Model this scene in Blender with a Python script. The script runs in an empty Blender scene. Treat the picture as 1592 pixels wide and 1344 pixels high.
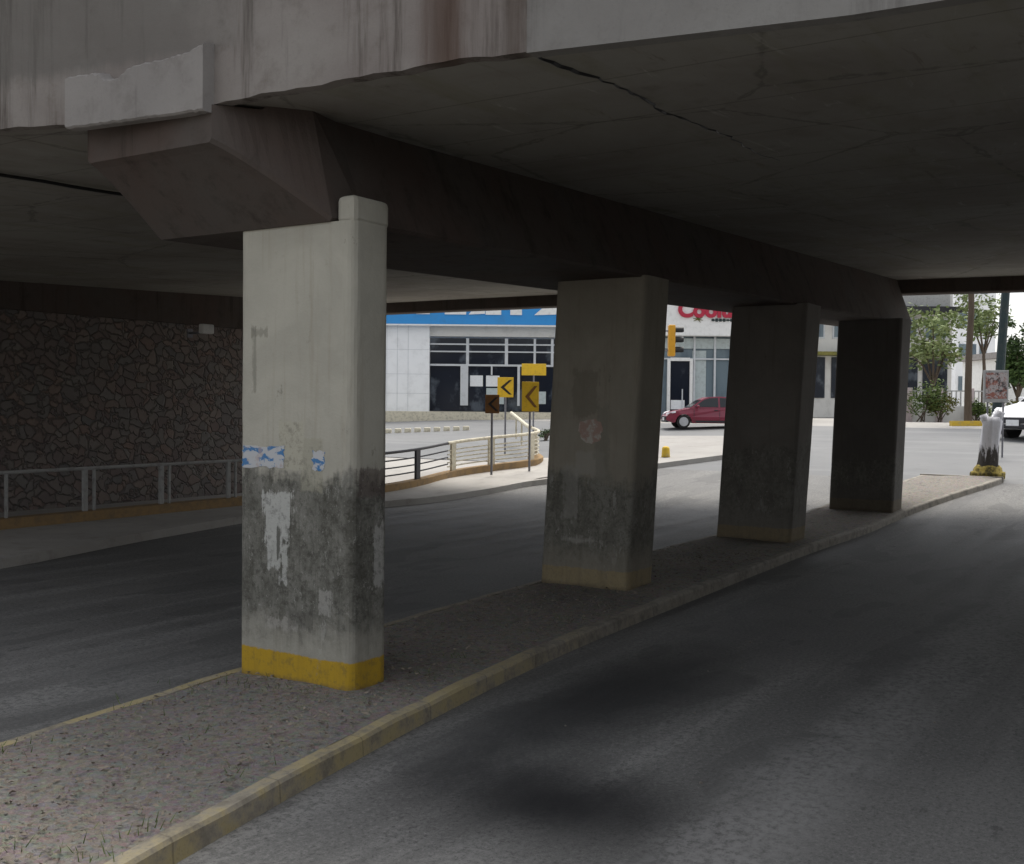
import bpy, bmesh, math, random
from mathutils import Vector, Matrix, Euler
R = math.radians
random.seed(7)
S = bpy.context.scene
COL = S.collection

# ------------------------------------------------------------------ camera
CAM_H = 2.5
cd = bpy.data.cameras.new("camera"); cam = bpy.data.objects.new("camera", cd); COL.objects.link(cam)
cam.location = (0, 0, CAM_H)
cam.rotation_euler = (R(90 - 1.35), R(-0.55), 0)
cd.lens = 36 * 1725 / 1592; cd.sensor_width = 36; cd.sensor_fit = 'HORIZONTAL'
cd.clip_start = 0.1; cd.clip_end = 3000
S.camera = cam

# ------------------------------------------------------------------ world, sun, exposure
SUN_EL, SUN_AZ = 68, 20             # azimuth clockwise from +Y: the sun stands high beyond the bridge, behind thin cloud
w = bpy.data.worlds.new("World"); S.world = w; w.use_nodes = True
nt = w.node_tree; bg = nt.nodes["Background"]
sky = nt.nodes.new("ShaderNodeTexSky"); sky.sky_type = 'NISHITA'; sky.sun_disc = False
sky.sun_elevation = R(SUN_EL); sky.sun_rotation = R(SUN_AZ); sky.dust_density = 3.0; sky.air_density = 1.0
hs = nt.nodes.new("ShaderNodeHueSaturation"); hs.inputs['Saturation'].default_value = .22    # high thin cloud: a pale sky
nt.links.new(sky.outputs[0], hs.inputs['Color']); nt.links.new(hs.outputs[0], bg.inputs[0]); bg.inputs[1].default_value = 0.15
sl = bpy.data.lights.new("sun", 'SUN'); sl.energy = 1.4; sl.angle = R(24); sl.color = (1, .95, .87)
so = bpy.data.objects.new("sun", sl); COL.objects.link(so)
a = R(SUN_AZ); e = R(SUN_EL)
so.rotation_euler = Vector((math.sin(a)*math.cos(e), math.cos(a)*math.cos(e), math.sin(e))).to_track_quat('Z', 'Y').to_euler()
so.location = (0, -10, 40)
S.view_settings.view_transform = 'Standard'; S.view_settings.look = 'None'
S.view_settings.exposure = 0.9; S.view_settings.gamma = 1; S.view_settings.use_curve_mapping = False
try:
    S.cycles.max_bounces = 10; S.cycles.diffuse_bounces = 6; S.cycles.use_denoising = True
    S.cycles.sample_clamp_indirect = 6
except Exception: pass

# ------------------------------------------------------------------ frames
# road frame: s runs along the median under the bridge, t to the left across the road
AU = math.atan2(.839, .545)
def P(s, t, z=0): return Vector((.545*s - .839*t, .839*s + .545*t, z))
def st(X, Y): return (.545*X + .839*Y, -.839*X + .545*Y)
CM = Euler(cam.rotation_euler).to_matrix()
def ray(px, py): return CM @ Vector(((px-796)/1725, (672-py)/1725, -1))
def at(px, py, Y):
    d = ray(px, py); k = Y/d.y; return Vector((0, 0, CAM_H)) + d*k
def g(s):
    x = s - 22
    if x <= 0: return 0.0
    z = .07*x*x/8 if x < 4 else .07*(x-2)
    m = 1.9
    if z > m - .3:
        q = (z-(m-.3))/.6; z = m-.3 + (.6*(q-q*q/2) if q < 1 else .3)
    return z
def gw(X, Y): return g(st(X, Y)[0])

# ------------------------------------------------------------------ node helper
class G:
    def __init__(self, name):
        self.m = bpy.data.materials.new(name); self.m.use_nodes = True
        self.t = self.m.node_tree; self.b = self.t.nodes["Principled BSDF"]; self.out = self.t.nodes["Material Output"]
    def n(self, typ, **kw):
        x = self.t.nodes.new(typ)
        for k, v in kw.items(): setattr(x, k, v)
        return x
    def put(self, sock, v):
        if isinstance(v, bpy.types.NodeSocket): self.t.links.new(v, sock)
        elif v is not None:
            if isinstance(v, (tuple, list)) and len(v) == 3 and sock.type == 'RGBA': v = (*v, 1)
            sock.default_value = v
    def co(self, kind='Object'): return self.n("ShaderNodeTexCoord").outputs[kind]
    def map(self, v, scale=(1,1,1), loc=(0,0,0), rot=(0,0,0)):
        x = self.n("ShaderNodeMapping"); self.put(x.inputs[0], v)
        x.inputs['Scale'].default_value = scale; x.inputs['Location'].default_value = loc; x.inputs['Rotation'].default_value = rot
        return x.outputs[0]
    def noise(self, v, scale=5, detail=5, rough=.6, dist=0):
        x = self.n("ShaderNodeTexNoise"); self.put(x.inputs['Vector'], v)
        x.inputs['Scale'].default_value = scale; x.inputs['Detail'].default_value = detail
        x.inputs['Roughness'].default_value = rough; x.inputs['Distortion'].default_value = dist
        return x.outputs['Fac']
    def voro(self, v, scale=5, feature='F1', out='Distance', rnd=1):
        x = self.n("ShaderNodeTexVoronoi"); x.feature = feature; self.put(x.inputs['Vector'], v)
        x.inputs['Scale'].default_value = scale; x.inputs['Randomness'].default_value = rnd
        return x.outputs[out]
    def ramp(self, f, lo, hi, a=0., b=1.):
        x = self.n("ShaderNodeMapRange"); x.interpolation_type = 'SMOOTHSTEP'
        self.put(x.inputs[0], f); x.inputs[1].default_value = lo; x.inputs[2].default_value = hi
        x.inputs[3].default_value = a; x.inputs[4].default_value = b
        return x.outputs[0]
    def mix(self, f, a, b, mode='MIX'):
        x = self.n("ShaderNodeMix", data_type='RGBA', blend_type=mode)
        self.put(x.inputs[0], f); self.put(x.inputs[6], a); self.put(x.inputs[7], b)
        return x.outputs[2]
    def math(self, op, a, b=0.):
        x = self.n("ShaderNodeMath", operation=op); self.put(x.inputs[0], a); self.put(x.inputs[1], b)
        return x.outputs[0]
    def sep(self, v):
        x = self.n("ShaderNodeSeparateXYZ"); self.put(x.inputs[0], v); return x.outputs
    def bump(self, h, strength=.3, dist=.02):
        x = self.n("ShaderNodeBump"); self.put(x.inputs['Height'], h)
        x.inputs['Strength'].default_value = strength; x.inputs['Distance'].default_value = dist
        self.t.links.new(x.outputs[0], self.b.inputs['Normal'])
    def done(self, col, rough=.85, metal=0., spec=.3):
        self.put(self.b.inputs['Base Color'], col); self.put(self.b.inputs['Roughness'], rough)
        self.b.inputs['Metallic'].default_value = metal; self.b.inputs['Specular IOR Level'].default_value = spec
        return self.m

def worn(name, col, amount=.25, scale=6, rough=.6, metal=0, spec=.35, dirt=(.08,.07,.055)):
    k = G(name); o = k.co()
    n1 = k.noise(o, scale, 6, .65); n2 = k.noise(k.map(o, (1,1,.15)), scale*2.2, 5, .7)
    f = k.math('MULTIPLY', k.ramp(n1, .45, .75), amount*1.6)
    f2 = k.math('MULTIPLY', k.ramp(n2, .5, .8), amount)
    c = k.mix(f2, k.mix(f, col, dirt), tuple(min(1, x*1.25+.02) for x in col))
    k.bump(n1, .08, .01)
    return k.done(c, rough, metal, spec)

M = {}
def concrete(name, base, warm, dark, streak=.5, sc=1.0):
    k = G(name); o = k.co()
    big = k.noise(o, .55*sc, 5, .6, .4); mid = k.noise(o, 3.1*sc, 7, .7); fine = k.noise(o, 38*sc, 4, .7)
    stv = k.noise(k.map(o, (1.8*sc, 1.8*sc, .12*sc)), 2.2, 6, .7)
    c = k.mix(k.ramp(big, .35, .65), base, warm)
    c = k.mix(k.math('MULTIPLY', k.ramp(mid, .5, .78), .55), c, dark)
    c = k.mix(k.math('MULTIPLY', k.ramp(stv, .5, .72), streak), c, tuple(x*.55 for x in dark))
    c = k.mix(k.math('MULTIPLY', k.ramp(fine, .5, .8), .25), c, tuple(x*.5 for x in base))
    if name == 'fascia_concrete':             # the broad rusty water stain right of the first pier
        sy = k.sep(o)[1]; sz = k.sep(o)[2]
        up = k.ramp(k.math('ADD', sz, k.math('MULTIPLY', k.math('SUBTRACT', stv, .5), .30)), 5.20, 5.34)
        up = k.math('MULTIPLY', up, k.ramp(k.math('ADD', sy, k.math('MULTIPLY', k.math('SUBTRACT', mid, .5), 1.2)), 6.0, 7.3))
        c = k.mix(k.math('MULTIPLY', up, .62), c, (.115,.11,.10))
        f = k.ramp(k.math('ABSOLUTE', k.math('ADD', k.math('SUBTRACT', sy, 4.62), k.math('MULTIPLY', k.math('SUBTRACT', stv, .5), .35))), .06, .22, .75, 0)
        c = k.mix(f, c, (.085,.055,.042))
        f = k.ramp(k.math('ABSOLUTE', k.math('ADD', k.math('SUBTRACT', sy, 4.12), k.math('MULTIPLY', k.math('SUBTRACT', stv, .5), .2))), .02, .10, .6, 0)
        c = k.mix(f, c, (.09,.07,.058))
    k.bump(k.math('ADD', mid, k.math('MULTIPLY', fine, .5)), .35, .012)
    return k.done(c, .92, 0, .2)
M['fascia'] = concrete('fascia_concrete', (.255,.235,.215), (.20,.175,.16), (.105,.083,.068), .9)
M['fascia_clean'] = concrete('fascia_painted_concrete', (.245,.237,.222), (.205,.195,.182), (.14,.128,.117), .45)
M['block'] = concrete('pale_patch_concrete', (.28,.262,.245), (.235,.22,.207), (.13,.113,.10), .75)
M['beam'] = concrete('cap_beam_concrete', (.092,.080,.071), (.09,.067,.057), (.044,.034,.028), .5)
M['sidewalk'] = concrete('sidewalk_concrete', (.42,.40,.37), (.36,.34,.31), (.20,.18,.16), 0, .8)
M['plaza'] = concrete('plaza_concrete', (.36,.345,.32), (.31,.295,.275), (.20,.19,.17), 0, .5)
# soffit: board-marked, blotched
k = G('soffit_concrete'); o = k.co(); sx = k.sep(o)
big = k.noise(o, .35, 6, .65, .6); mid = k.noise(o, 2.2, 7, .7); bands = k.noise(k.map(o, (.25, 1.6, 1)), 1.3, 5, .6, .5); fine = k.noise(o, 45, 3, .7)
c = k.mix(k.ramp(big, .36, .66), (.30,.287,.255), (.23,.21,.187))
c = k.mix(k.math('MULTIPLY', k.ramp(bands, .5, .75), .5), c, (.21,.20,.135))
c = k.mix(k.math('MULTIPLY', k.ramp(mid, .52, .78), .6), c, (.15,.135,.115))
lime = k.noise(k.map(o, (.5, 2.4, 1), (3,1,0)), 1.5, 7, .72, .8)
c = k.mix(k.math('MULTIPLY', k.ramp(lime, .60, .70), .45), c, (.46,.45,.41))
c = k.mix(k.math('MULTIPLY', k.ramp(lime, .40, .30), .5), c, (.13,.10,.08))
board = k.math('LESS_THAN', k.math('PINGPONG', sx[0], .61), .012)
c = k.mix(k.math('MULTIPLY', board, .35), c, (.07,.06,.05))
crk = k.voro(k.map(o, (1, 1, 1)), .33, 'DISTANCE_TO_EDGE')
crkn = k.math('ADD', crk, k.math('MULTIPLY', k.math('SUBTRACT', mid, .5), .10))
c = k.mix(k.math('MULTIPLY', k.ramp(k.math('ABSOLUTE', crkn), .0, .012, 1, 0), .35), c, (.04,.035,.03))
k.bump(k.math('ADD', k.math('ADD', mid, k.math('MULTIPLY', fine, .3)), k.math('MULTIPLY', board, -1.2)), .35, .015)
M['soffit'] = k.done(c, .93, 0, .2)

# asphalt
k = G('asphalt'); o = k.co('Object'); sx = k.sep(o)
big = k.noise(o, .22, 6, .6, .3); mid = k.noise(o, 1.7, 6, .65); fine = k.noise(o, 60, 3, .75); speck = k.voro(o, 85)
trk = k.noise(k.map(o, (.10, 1.5, 1)), 1.1, 5, .6, .2)
c = k.mix(k.ramp(big, .35, .65), (.125,.123,.118), (.165,.161,.153))
gr = k.noise(o, 14, 6, .8)
c = k.mix(k.math('MULTIPLY', k.math('MULTIPLY', k.ramp(trk, .46, .64), k.ramp(gr, .40, .60)), .75), c, (.29,.285,.27))
ag = k.noise(o, 27, 5, .85)
c = k.mix(k.math('MULTIPLY', k.ramp(ag, .53, .62), .55), c, (.27,.265,.25))
c = k.mix(k.math('MULTIPLY', k.ramp(ag, .47, .38), .6), c, (.05,.049,.047))
c = k.mix(k.math('MULTIPLY', k.ramp(gr, .52, .70), .45), c, (.07,.068,.066))
c = k.mix(k.math('MULTIPLY', k.ramp(mid, .54, .75), .5), c, (.075,.072,.07))
c = k.mix(k.math('MULTIPLY', k.ramp(speck, .10, .3, 1, 0), .35), c, (.30,.29,.27))
c = k.mix(k.math('MULTIPLY', k.ramp(fine, .52, .75), .7), c, (.045,.045,.045))
crk = k.voro(k.map(o, (1,1,1)), .42, 'DISTANCE_TO_EDGE')
crk = k.math('ABSOLUTE', k.math('ADD', crk, k.math('MULTIPLY', k.math('SUBTRACT', mid, .5), .22)))
c = k.mix(k.math('MULTIPLY', k.ramp(crk, .0, .006, 1, 0), .22), c, (.03,.03,.03))
drp = k.noise(k.map(o, (.6, 1.3, 1), (7,3,0)), 2.6, 6, .75)
c = k.mix(k.math('MULTIPLY', k.ramp(drp, .60, .68), .55), c, (.045,.044,.043))
rp = k.noise(k.map(o, (.35, .9, 1), (2,9,0)), 1.1, 2, .5)
c = k.mix(k.math('MULTIPLY', k.ramp(rp, .575, .59), .35), c, (.075,.074,.072))
# a made-up shadow-like dark blob painted into the near lane, about 2 m across
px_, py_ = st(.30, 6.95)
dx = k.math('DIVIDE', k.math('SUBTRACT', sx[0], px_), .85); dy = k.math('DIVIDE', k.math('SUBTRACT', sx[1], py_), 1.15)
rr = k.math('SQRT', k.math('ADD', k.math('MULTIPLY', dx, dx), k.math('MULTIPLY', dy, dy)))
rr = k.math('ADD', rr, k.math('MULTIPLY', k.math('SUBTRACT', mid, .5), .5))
dark_blob = k.ramp(rr, .05, 1.4, .97, 0)
c = k.mix(dark_blob, c, (.012,.012,.013))
# a made-up dark streak painted along the lane edge, the second pier's stitching ghost
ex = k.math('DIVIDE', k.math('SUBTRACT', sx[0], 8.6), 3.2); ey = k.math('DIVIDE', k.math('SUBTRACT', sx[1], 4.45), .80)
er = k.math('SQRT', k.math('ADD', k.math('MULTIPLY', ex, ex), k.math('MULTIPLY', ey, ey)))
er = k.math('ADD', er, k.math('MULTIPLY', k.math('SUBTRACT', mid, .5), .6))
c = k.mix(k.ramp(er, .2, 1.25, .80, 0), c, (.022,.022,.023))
# the paler strip worn by tyres to the right of it
wr_ = k.math('ABSOLUTE', k.math('ADD', k.math('SUBTRACT', sx[1], 2.35), k.math('MULTIPLY', k.math('SUBTRACT', mid, .5), .9)))
wm = k.math('MULTIPLY', k.ramp(wr_, .05, .55, .7, 0), k.ramp(gr, .36, .58))
c = k.mix(wm, c, (.27,.265,.255))
k.bump(k.math('ADD', k.math('MULTIPLY', fine, .6), mid), .5, .008)
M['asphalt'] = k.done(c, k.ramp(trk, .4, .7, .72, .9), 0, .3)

k = G('sunbleached_asphalt'); o = k.co(); big = k.noise(o, .15, 6, .6, .3); mid = k.noise(o, 1.7, 6, .65); fine = k.noise(o, 50, 3, .75)
trk = k.noise(k.map(o, (1.5, .08, 1)), .8, 5, .6, .2)
c = k.mix(k.ramp(big, .35, .65), (.155,.157,.158), (.19,.19,.188)); c = k.mix(k.math('MULTIPLY', k.ramp(trk, .5, .7), .4), c, (.25,.25,.245))
c = k.mix(k.math('MULTIPLY', k.ramp(mid, .54, .75), .4), c, (.12,.118,.115)); c = k.mix(k.math('MULTIPLY', k.ramp(fine, .52, .75), .3), c, (.12,.12,.12))
k.bump(mid, .3, .008); M['street'] = k.done(c, .85, 0, .3)
# soil with dead leaves
k = G('dry_soil'); o = k.co()
big = k.noise(o, .8, 6, .65, .4); mid = k.noise(o, 7, 7, .7); fine = k.noise(o, 55, 4, .75); v = k.voro(o, 26, 'F1', 'Color')
c = k.mix(k.ramp(big, .35, .65), (.28,.255,.225), (.24,.225,.205))
c = k.mix(k.math('MULTIPLY', k.ramp(mid, .5, .75), .85), c, (.10,.088,.076))
g2 = k.noise(o, 22, 7, .85)
c = k.mix(k.math('MULTIPLY', k.ramp(g2, .53, .60), .6), c, (.36,.33,.29))
c = k.mix(k.math('MULTIPLY', k.ramp(g2, .46, .39), .6), c, (.085,.075,.065))
c = k.mix(.16, c, v, 'SOFT_LIGHT')
c = k.mix(k.math('MULTIPLY', k.ramp(fine, .5, .72), .5), c, (.32,.28,.225))
k.bump(k.math('ADD', mid, fine), .8, .03)
M['soil'] = k.done(c, .98, 0, .1)

# painted kerb: yellow worn off the near end, bare and grey further in
k = G('kerb_concrete'); o = k.co(); sx = k.sep(o)
mid = k.noise(o, 5, 7, .7); big = k.noise(o, 1.1, 4, .6); fine = k.noise(o, 45, 3, .7)
c = k.mix(k.ramp(mid, .4, .7), (.30,.28,.25), (.17,.155,.135))
pf = k.math('MULTIPLY', k.ramp(sx[0], 6.5, 13, 1, .12), k.ramp(k.math('ADD', mid, k.math('MULTIPLY', big, .5)), .62, .9, .9, .15))
c = k.mix(pf, c, (.37,.305,.155))
c = k.mix(k.math('MULTIPLY', k.ramp(fine, .5, .75), .4), c, (.12,.10,.08))
jn = k.math('LESS_THAN', k.math('PINGPONG', sx[0], .5), .008)
c = k.mix(k.math('MULTIPLY', jn, .35), c, (.08,.07,.06))
k.bump(k.math('ADD', mid, k.math('MULTIPLY', jn, -1)), .4, .015)
M['kerb'] = k.done(c, .9, 0, .2)
k = G('brown_kerb_paint'); o = k.co(); mid = k.noise(o, 4, 6, .7)
M['brownkerb'] = k.done(k.mix(k.ramp(mid, .4, .7), (.33,.22,.11), (.22,.16,.10)), .9, 0, .2)
k = G('yellow_kerb_paint'); o = k.co(); mid = k.noise(o, 4, 6, .7)
M['yellowkerb'] = k.done(k.mix(k.ramp(mid, .45, .75), (.62,.42,.05), (.36,.30,.18)), .8, 0, .3)

# rubble stone wall
k = G('rubble_stone'); o = k.co(); w_ = k.noise(o, 1.6, 3, .6)
vv = k.n("ShaderNodeVectorMath", operation='ADD'); k.put(vv.inputs[0], k.map(o, (1, 1, 1.25)))
cmb = k.n("ShaderNodeCombineXYZ"); k.put(cmb.inputs[0], k.math('MULTIPLY', w_, .9)); k.put(cmb.inputs[1], k.math('MULTIPLY', w_, .9)); k.put(cmb.inputs[2], k.math('MULTIPLY', w_, -.8)); k.put(vv.inputs[1], cmb.outputs[0])
ed = k.voro(vv.outputs[0], 3.5, 'DISTANCE_TO_EDGE'); cl = k.voro(vv.outputs[0], 3.5, 'F1', 'Color'); cs = k.sep(cl)
mid = k.noise(o, 9, 6, .7)
c = k.mix(cs[0], (.235,.175,.15), (.225,.21,.19)); c = k.mix(k.math('MULTIPLY', cs[1], .5), c, (.10,.10,.11))
c = k.mix(k.math('MULTIPLY', k.ramp(mid, .45, .75), .5), c, (.14,.12,.11))
mw = k.noise(o, 5, 4, .7)
c = k.mix(k.math('MULTIPLY', k.ramp(k.math('ADD', ed, k.math('MULTIPLY', k.math('SUBTRACT', mw, .5), .07)), .0, .075, 1, 0), .6), c, (.085,.078,.07))
k.bump(k.math('ADD', k.ramp(ed, 0, .12), k.math('MULTIPLY', mid, .2)), .9, .05)
M['rubble'] = k.done(c, .95, 0, .2)

# pier: cream paint above, bare grimy concrete below, yellow band at the foot
def pier_mat(name, cream, grime_top, seed, dull=0.0, gk=1.0, first=False):
    k = G(name); o = k.map(k.co(), (1,1,1), (seed, seed*.7, seed*.37)); raw = k.co(); sx = k.sep(raw)
    big = k.noise(o, 1.2, 5, .65, .5); mid = k.noise(o, 6, 8, .72); fine = k.noise(o, 42, 4, .75)
    stv = k.noise(k.map(o, (5, 5, .35)), 1.6, 6, .7); stv2 = k.noise(k.map(o, (11, 11, .5)), 1.5, 6, .75)
    def sub(n_, a_): return k.math('MULTIPLY', k.math('SUBTRACT', n_, .5), a_)
    c = k.mix(k.ramp(big, .35, .65), cream, tuple(x*.86 for x in cream))
    c = k.mix(k.math('MULTIPLY', k.ramp(stv, .48, .75), .5), c, tuple(x*q for x, q in zip(cream, (.66,.62,.56))))
    c = k.mix(k.math('MULTIPLY', k.ramp(mid, .60, .80), .35), c, (.20,.19,.14))
    c = k.mix(k.math('MULTIPLY', k.ramp(k.noise(k.map(o, (1.5,1.5,.8), (9,4,2)), 3.2, 7, .75), .62, .70), .5), c, (.12,.115,.09))
    # grime: blotches over vertical streaks, lighter where it has been scraped
    b1 = k.noise(k.map(o, (1.2,1.2,.7)), 3.0, 9, .74, .3); b2 = k.noise(o, 15, 8, .78)
    gc = k.mix(k.ramp(b1, .34, .66), (.105,.102,.086), (.215,.21,.185))
    gc = k.mix(k.math('MULTIPLY', k.ramp(b2, .46, .62), .62), gc, (.052,.050,.040))
    gc = k.mix(k.math('MULTIPLY', k.ramp(stv2, .50, .72), .5), gc, (.070,.066,.054))
    gc = k.mix(k.math('MULTIPLY', k.ramp(fine, .56, .72), .5), gc, (.33,.32,.29))
    wp = k.ramp(k.noise(k.map(o, (3.4,3.4,1.6)), 1.4, 8, .8), .585, .63)
    gc = k.mix(k.math('MULTIPLY', wp, .5), gc, (.37,.365,.335))
    edge = k.math('ADD', sx[2], k.math('ADD', sub(mid, .42), k.math('ADD', sub(stv2, .35), sub(big, .75))))
    gf = k.math('MULTIPLY', k.ramp(edge, grime_top-.10, grime_top+.10, 1, 0), k.ramp(k.math('ADD', sx[2], k.math('ADD', sub(mid, .5), sub(stv, .4))), .25, .70, .30, 1))
    c = k.mix(k.math('MULTIPLY', gf, gk), c, gc)
    if first:                                    # peeled and scraped places on the near face and on the side
        def spot(cy, cz, hy, hz, col, st_=.9, n_=None, am=.14, taper=0., axis=1, far=None):
            n_ = n_ or mid
            dz = k.math('SUBTRACT', sx[2], cz)
            hy_ = k.math('ADD', hy, k.math('MULTIPLY', dz, taper)) if taper else hy
            dy = k.math('SUBTRACT', k.math('ABSOLUTE', k.math('SUBTRACT', sx[axis], cy)), hy_)
            dd = k.math('MAXIMUM', dy, k.math('SUBTRACT', k.math('ABSOLUTE', dz), hz))
            dd = k.math('ADD', dd, k.math('ADD', sub(n_, am), k.math('ADD', sub(stv2, am*1.6), sub(b2, am*.6))))
            f = k.math('MULTIPLY', k.ramp(dd, -.012, .012, st_, 0), k.math('LESS_THAN', sx[0], -.2) if axis == 1 else k.math('LESS_THAN', sx[1], -.6))
            return k.mix(f, c_[0], k.mix(k.ramp(b2, .48, .62), col, tuple(x*.62 for x in col)))
        c_ = [c]
        c_[0] = spot(.175, 1.40, .15, .21, (.46,.46,.43), .9, taper=.05)
        c_[0] = spot(.20, 1.12, .085, .16, (.45,.45,.42), .85, taper=.05)
        c_[0] = spot(.10, 1.02, .05, .17, (.44,.44,.41), .85, taper=.08)
        c_[0] = spot(.155, 1.18, .016, .13, (.08,.078,.066), .85, am=.10)
        c_[0] = spot(.10, .50, .20, .05, (.36,.345,.31), .7)
        c_[0] = spot(-.10, .56, .14, .08, (.12,.115,.10), .6)
        c_[0] = spot(-.36, .72, .06, .10, (.38,.37,.34), .6)
        c_[0] = spot(-.22, 1.86, .12, .22, (.34,.325,.25), .55, am=.06)
        c_[0] = spot(.02, 2.02, .14, .20, (.43,.41,.33), .8, am=.07)
        c_[0] = spot(.46, 2.75, .02, .28, (.15,.145,.115), .45, am=.07)
        c_[0] = spot(.40, 2.98, .09, .03, (.17,.165,.13), .45, am=.10)
        c_[0] = spot(.10, 1.10, .07, .26, (.42,.415,.385), .75, axis=0)
        c_[0] = spot(.02, 1.72, .2, .12, (.12,.09,.08), .6, axis=0)
        c = c_[0]
    if name == 'pier_dull_paint':
        for (cy, cz, hy, hz, col, st_) in ((-.08, 1.62, .22, .16, (.33,.31,.27), .6), (-.02, 2.55, .20, .30, (.17,.15,.115), .5), (.18, 1.25, .10, .35, (.31,.30,.27), .45), (.02, .62, .30, .03, (.40,.39,.35), .5), (-.28, 1.9, .10, .5, (.20,.19,.155), .5)):
            dd = k.math('MAXIMUM', k.math('SUBTRACT', k.math('ABSOLUTE', k.math('SUBTRACT', sx[1], cy)), hy), k.math('SUBTRACT', k.math('ABSOLUTE', k.math('SUBTRACT', sx[2], cz)), hz))
            dd = k.math('ADD', dd, k.math('ADD', sub(mid, .3), sub(stv2, .3)))
            c = k.mix(k.ramp(dd, -.03, .03, st_, 0), c, col)
    fl = k.ramp(k.noise(k.map(o, (1,1,.55)), 24, 7, .78), .60, .65)
    c = k.mix(k.math('MULTIPLY', k.math('MULTIPLY', fl, gf), .55), c, (.42,.41,.38))
    yl = k.mix(k.math('MULTIPLY', k.ramp(stv, .45, .7), .6), (.47,.30,.03), (.30,.195,.035))
    yl = k.mix(k.math('MULTIPLY', k.ramp(b2, .50, .62), .45), yl, (.17,.13,.06))
    yl = k.mix(k.math('MULTIPLY', k.ramp(mid, .60, .72), .6), yl, (.26,.235,.19))
    yz = k.math('ADD', sx[2], k.math('ADD', sub(mid, .07), sub(b2, .04)))
    c = k.mix(k.math('MULTIPLY', k.ramp(yz, .245, .262, 1, 0), 1-dull), c, yl)
    c = k.mix(k.ramp(k.math('ADD', sx[2], sub(mid, .12)), .0, .08, .65, 0), c, (.13,.105,.075))
    k.bump(k.math('ADD', mid, k.math('MULTIPLY', fine, .5)), .5, .014)
    return k.done(c, .9, 0, .2)
M['pier1'] = pier_mat('pier_cream_paint', (.44,.42,.355), 1.78, 0, first=True)
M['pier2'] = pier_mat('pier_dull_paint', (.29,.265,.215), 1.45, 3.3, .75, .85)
M['pier3'] = pier_mat('pier_dark_paint', (.20,.185,.165), 1.7, 7.1, .8, .6)  # base colour steps darker from pier to pier along the median
M['pier4'] = pier_mat('pier_darkest_paint', (.15,.14,.13), 1.2, 11.7, .9, .6)

M['cream_paint'] = worn('cream_rail_paint', (.62,.57,.44), .35, 7)
M['grey_paint'] = worn('grey_rail_paint', (.38,.38,.37), .3, 7)
M['white_paint'] = worn('white_paint', (.78,.78,.76), .12, 5)
M['white_panel'] = worn('white_wall_panel', (.82,.83,.84), .10, 1.5)
M['off_white'] = worn('off_white_render', (.66,.65,.62), .15, 1.2)
M['blue_sign'] = worn('blue_sign_face', (.03,.26,.62), .12, 1.5, .4)
M['red_letters'] = worn('red_letter_face', (.42,.02,.05), .1, 2, .4)
M['alu'] = worn('aluminium_frame', (.58,.60,.62), .12, 4, .45, .2)
M['yellow_sign'] = worn('yellow_sign_sheet', (.74,.47,.03), .18, 9, .5)
M['brown_sign'] = worn('shade_and_print_brown', (.20,.09,.025), .4, 9, .6)  # dark plate's shade put into its colour; also the tall sign's chevron
M['shaded_cream'] = worn('shaded_rail_paint', (.05,.048,.055), .25, 7)  # shaded stretch of the cream railing: shade put into a near-black colour
M['pinkish'] = worn('pinkish_render', (.50,.42,.42), .2, 3)
M['black'] = worn('black_paint', (.02,.02,.02), .1, 8, .5)
M['steel'] = worn('galvanised_steel', (.20,.20,.22), .3, 8, .5, .5)
M['dark_green'] = worn('dark_green_paint', (.012,.028,.03), .2, 5, .5)
M['orange'] = worn('orange_signal_paint', (.72,.36,.03), .15, 6, .45)
M['rubber'] = worn('tyre_rubber', (.02,.02,.02), .3, 10, .85)
M['rim'] = worn('wheel_rim', (.55,.56,.58), .1, 8, .35, .6)
M['car_red'] = worn('red_car_paint', (.20,.022,.045), .04, 2, .25, 0, .6)
M['car_white'] = worn('white_car_paint', (.80,.80,.80), .03, 2, .25, 0, .6)
M['car_grey'] = worn('silver_car_paint', (.42,.40,.41), .05, 2, .3, .3, .6)
M['car_green'] = worn('green_grey_car_paint', (.16,.22,.21), .05, 2, .3, .2, .6)
M['plastic'] = worn('dark_plastic', (.03,.03,.035), .1, 8, .6)
M['lamp_glass'] = worn('headlamp_glass', (.80,.80,.82), .05, 8, .15)
M['tail'] = worn('tail_lamp', (.45,.02,.02), .05, 8, .25)
M['paper'] = worn('printed_paper', (.78,.79,.80), .1, 10, .7)
M['curtain'] = worn('pale_blind', (.46,.52,.52), .2, 6, .8)
M['roofing'] = worn('roofing', (.30,.28,.27), .3, 3, .9)
k = G('glass_front'); o = k.co(); n1 = k.noise(k.map(o, (.7,1,.5)), 1.2, 4, .6)
M['glass'] = k.done(k.mix(k.ramp(n1, .50, .64), (.012,.016,.026), (.085,.10,.12)), .12, 0, .35)  # lighter noise patches paint reflections into the glass colour
k = G('blue_glass'); o = k.co(); n1 = k.noise(k.map(o, (.7,1,.3)), 1.0, 4, .6)
M['glass_pale'] = k.done(k.mix(k.ramp(n1, .4, .65), (.16,.21,.24), (.09,.12,.15)), .15, 0, .4)
k = G('car_window'); M['carglass'] = k.done((.015,.018,.02), .08, 0, .5)
k = G('poster_blue'); o = k.co(); n1 = k.noise(k.map(o, (1,1,1.6)), 7.5, 4, .6, .5); n2 = k.noise(k.map(o, (1,1,1), (5,2,1)), 9, 5, .7)
M['poster'] = k.done(k.mix(k.math('MULTIPLY', k.ramp(n2, .54, .62), .6), k.mix(k.ramp(n1, .45, .51), (.07,.19,.38), (.47,.48,.49)), (.42,.33,.30)), .8)
k = G('peeling_white'); o = k.co(); n1 = k.noise(o, 22, 6, .75)
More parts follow.
